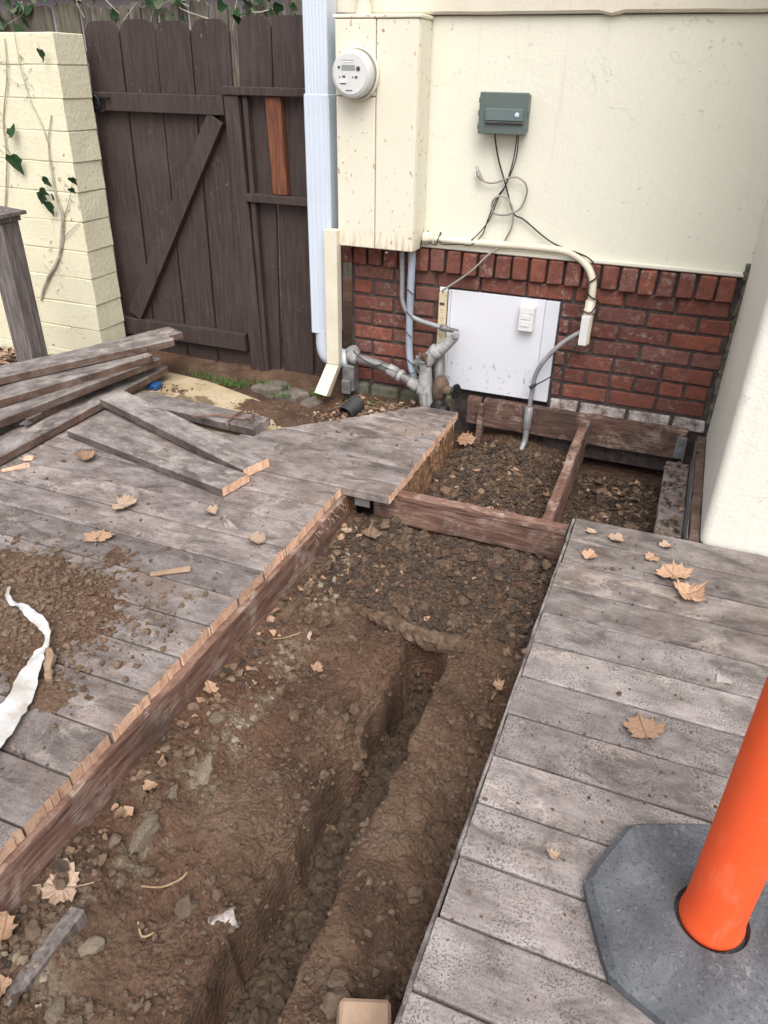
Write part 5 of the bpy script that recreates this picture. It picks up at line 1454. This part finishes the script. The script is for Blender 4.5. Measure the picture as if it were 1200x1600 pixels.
# ------------------------------------------------------------------ cream conduit with elbow and fitting, grey riser
cc = thing('wall_conduit', 'cream painted conduit running above the bricks and bending down to a fitting', 'conduit', (1.1, -.03, .35))
obj('pipe', MB().tube([(.352, -.022, .712), (.465, -.022, .711), (.635, -.022, .711), (.878, -.022, .713), (.985, -.024, .704), (1.055, -.032, .668), (1.092, -.046, .618), (1.101, -.055, .563), (1.101, -.057, .515)], .0150, 12, smooth=6), 'creampipe', cc, True)
obj('coupling', MB().lathe([(.017, 0), (.021, .004), (.021, .035), (.024, .038), (.024, .052)], (1.101, -.057, .535), (0, 0, -1), 14), 'creampipe', cc, True)
fit_ = obj('fitting', MB().cbox(1.076, 1.120, -.085, -.030, .345, .482, .016), 'creampipe', cc)
obj('fitting_cover', MB().cbox(1.079, 1.112, -.092, -.0855, .352, .474, .003), 'whiteplastic', fit_)
obj('strap', MB().tube([(.40, -.030, .733), (.40, -.040, .711), (.40, -.030, .690)], .004, 5, smooth=3), 'creampipe', cc)
ch = thing('corrosion_stub', 'old plaster-covered pipe end where the wall conduit meets the cabinet', 'pipe end', (.36, -.03, .72))
obj('collar', MB().lathe([(.022, 0), (.026, .006), (.024, .03), (.018, .034)], (.352, -.022, .712), (1, 0, 0), 12), 'creampipe', ch)
gr = thing('riser_conduit', 'grey conduit from the cream fitting down into the soil of the left cell', 'conduit', (.9, -.08, -.25))
obj('pipe', MB().tube([(1.088, -.055, .405), (1.014, -.058, .345), (.948, -.062, .262), (.916, -.066, .190), (.908, -.068, .105), (.907, -.070, .03)], .0100, 10, smooth=6), 'greycond', gr, True)
obj('coupler', MB().lathe([(.013, 0), (.0185, .006), (.0185, .10), (.0165, .105)], (.906, -.070, .035), (0, -.02, -1), 14), 'greycond', gr, True)
obj('lower_pipe', MB().tube([(.905, -.072, -.065), (.905, -.078, -.13), (.896, -.11, -.17), (.872, -.16, -.23), (.85, -.2, -.29)], .0135, 10, smooth=5), 'greycond', gr, True)

# ------------------------------------------------------------------ cables on the wall
WY = -.012
w1 = thing('black_cable', 'black cable from the controller crossing down to the cream fitting', 'cable', (.7, -.02, .8))
obj('wire', MB().tube([(.634, -.03, 1.126), (.636, -.022, 1.10), (.655, -.016, 1.03), (.692, -.014, .940), (.735, -.014, .838), (.782, -.012, .814), (.91, -.016, .735), (1.065, -.042, .694), (1.112, -.062, .636), (1.082, -.072, .60), (1.090, -.078, .56), (1.125, -.075, .540), (1.130, -.055, .530)], .0036, 6, smooth=8)
    .tube([(1.130, -.055, .53), (1.11, -.086, .49), (1.076, -.086, .495)], .003, 6, smooth=5), 'blackwire', w1, True)
w2 = thing('black_cable', 'pair of thin black cables from the controller coiled round the wall conduit', 'cable', (.6, -.02, .8))
for (o1, o2) in ((0, 0), (.006, .004)):
    obj('wire', MB().tube([(.722 + o1, -.03, 1.126), (.716 + o1 * 1.5, -.022, 1.04), (.693, -.018, .942), (.668 - o1, -.016, .893), (.636 - o1, -.016, .805), (.600 + o1 * 2, -.018, .752 - o2 * 2), (.572, -.040, .722 - o2 * 5)] + ([(.53, -.042, .702), (.47, -.042, .696), (.435, -.040, .700), (.428, -.012, .738), (.424, -.040, .712), (.415, -.042, .690), (.375, -.042, .705), (.372, -.02, .742), (.368, -.042, .70), (.352, -.04, .705), (.348, -.045, .66), (.345, -.05, .60), (.338, -.05, .555)] if o1 else []), .0026, 6, smooth=7), 'blackwire', w2, True)
w3 = thing('grey_power_cord', 'looped grey power cord with its plug hanging in front of the wall', 'cord', (.7, -.02, .85))
obj('cord', MB().tube([(.592, -.022, .957), (.612, -.020, .947), (.650, -.020, .948), (.725, -.026, .974), (.765, -.024, .960), (.783, -.022, .925), (.768, -.024, .866), (.738, -.028, .842), (.700, -.020, .828), (.655, -.018, .832), (.643, -.018, .867), (.660, -.026, .895), (.688, -.028, .900), (.715, -.026, .885), (.735, -.022, .842), (.732, -.018, .778), (.698, -.022, .711), (.647, -.046, .666), (.582, -.050, .596), (.487, -.046, .522), (.458, -.036, .500), (.455, -.028, .490)], .0042, 6, smooth=8), 'greywire', w3, True)
pgo = obj('plug', MB().tube([(.594, -.022, .955), (.580, -.022, .972), (.572, -.022, .988)], [.006, .011, .009], 8), 'greywire', w3)
obj('prong', MB().tube([(.570, -.022, .988), (.562, -.022, 1.004)], .0018, 5).tube([(.577, -.022, .99), (.572, -.022, 1.006)], .0018, 5), 'steel', pgo)
w4 = thing('black_cable', 'short black cable from behind the fitting to the grey riser', 'cable', (1.0, -.05, .2))
obj('wire', MB().tube([(1.098, -.05, .40), (1.075, -.045, .35), (1.03, -.05, .235), (.965, -.066, .175), (.918, -.085, .145)], .0030, 6, smooth=6), 'blackwire', w4, True)
obj('plug', MB().tube([(.925, -.084, .150), (.900, -.088, .132)], [.007, .009], 7), 'blackplastic', w4)
w5 = thing('black_cable', 'loose black cable sagging over the grey gas pipe', 'cable', (.2, -.1, .15))
obj('wire', MB().tube([(.06, -.12, .195), (.10, -.128, .170), (.17, -.135, .145), (.20, -.135, .150), (.25, -.13, .135), (.32, -.12, .120), (.36, -.10, .125)], .0024, 5, smooth=6).tube([(.10, -.14, .105), (.15, -.14, .125), (.20, -.135, .152), (.27, -.09, .20), (.30, -.06, .25)], .0022, 5, smooth=6), 'blackwire', w5, True)

# ------------------------------------------------------------------ orange delineator
dl = thing('delineator_post', 'orange tube post standing in a grey eight-sided rubber base on the right deck', 'traffic post', (1.715, -2.29, 0))
bx, by, br = 1.715, -2.290, .222
mb = MB(); vs_ = []; N = 8
for (r, z) in ((br, .002), (br + .002, .026), (br - .012, .040), (.09, .047), (.064, .047), (.060, .030)):
    for k in range(N * 5):
        a0 = math.pi / 4 * (k // 5); a1 = a0 + math.pi / 4; t_ = (k % 5) / 5
        pa = Vector((math.cos(a0), math.sin(a0))); pb = Vector((math.cos(a1), math.sin(a1))); oc = pa.lerp(pb, t_)
        if r < .1: oc = Vector((math.cos(a0 + math.pi / 4 * t_), math.sin(a0 + math.pi / 4 * t_)))
        elif t_ == 0: oc = oc * .985
        vs_.append((bx + oc.x * r, by + oc.y * r, z))
n = N * 5; fs = [tuple(range(n))[::-1]]
for i in range(5):
    for k in range(n): fs.append((i * n + k, i * n + (k + 1) % n, (i + 1) * n + (k + 1) % n, (i + 1) * n + k))
fs.append(tuple(5 * n + k for k in range(n)))
mb.add(vs_, fs)
obj('base', mb, 'rubber', dl)
obj('tube', MB().lathe([(.052, .031), (.0555, .044), (.0555, .052), (.0525, .066), (.051, .10), (.050, .5), (.049, .93), (.040, .955), (.028, .96), (.024, .985), (.034, 1.0), (.036, 1.04), (.03, 1.055), (.0, 1.06)], (bx, by, 0), (0, 0, 1), 40), 'orange', dl, True)
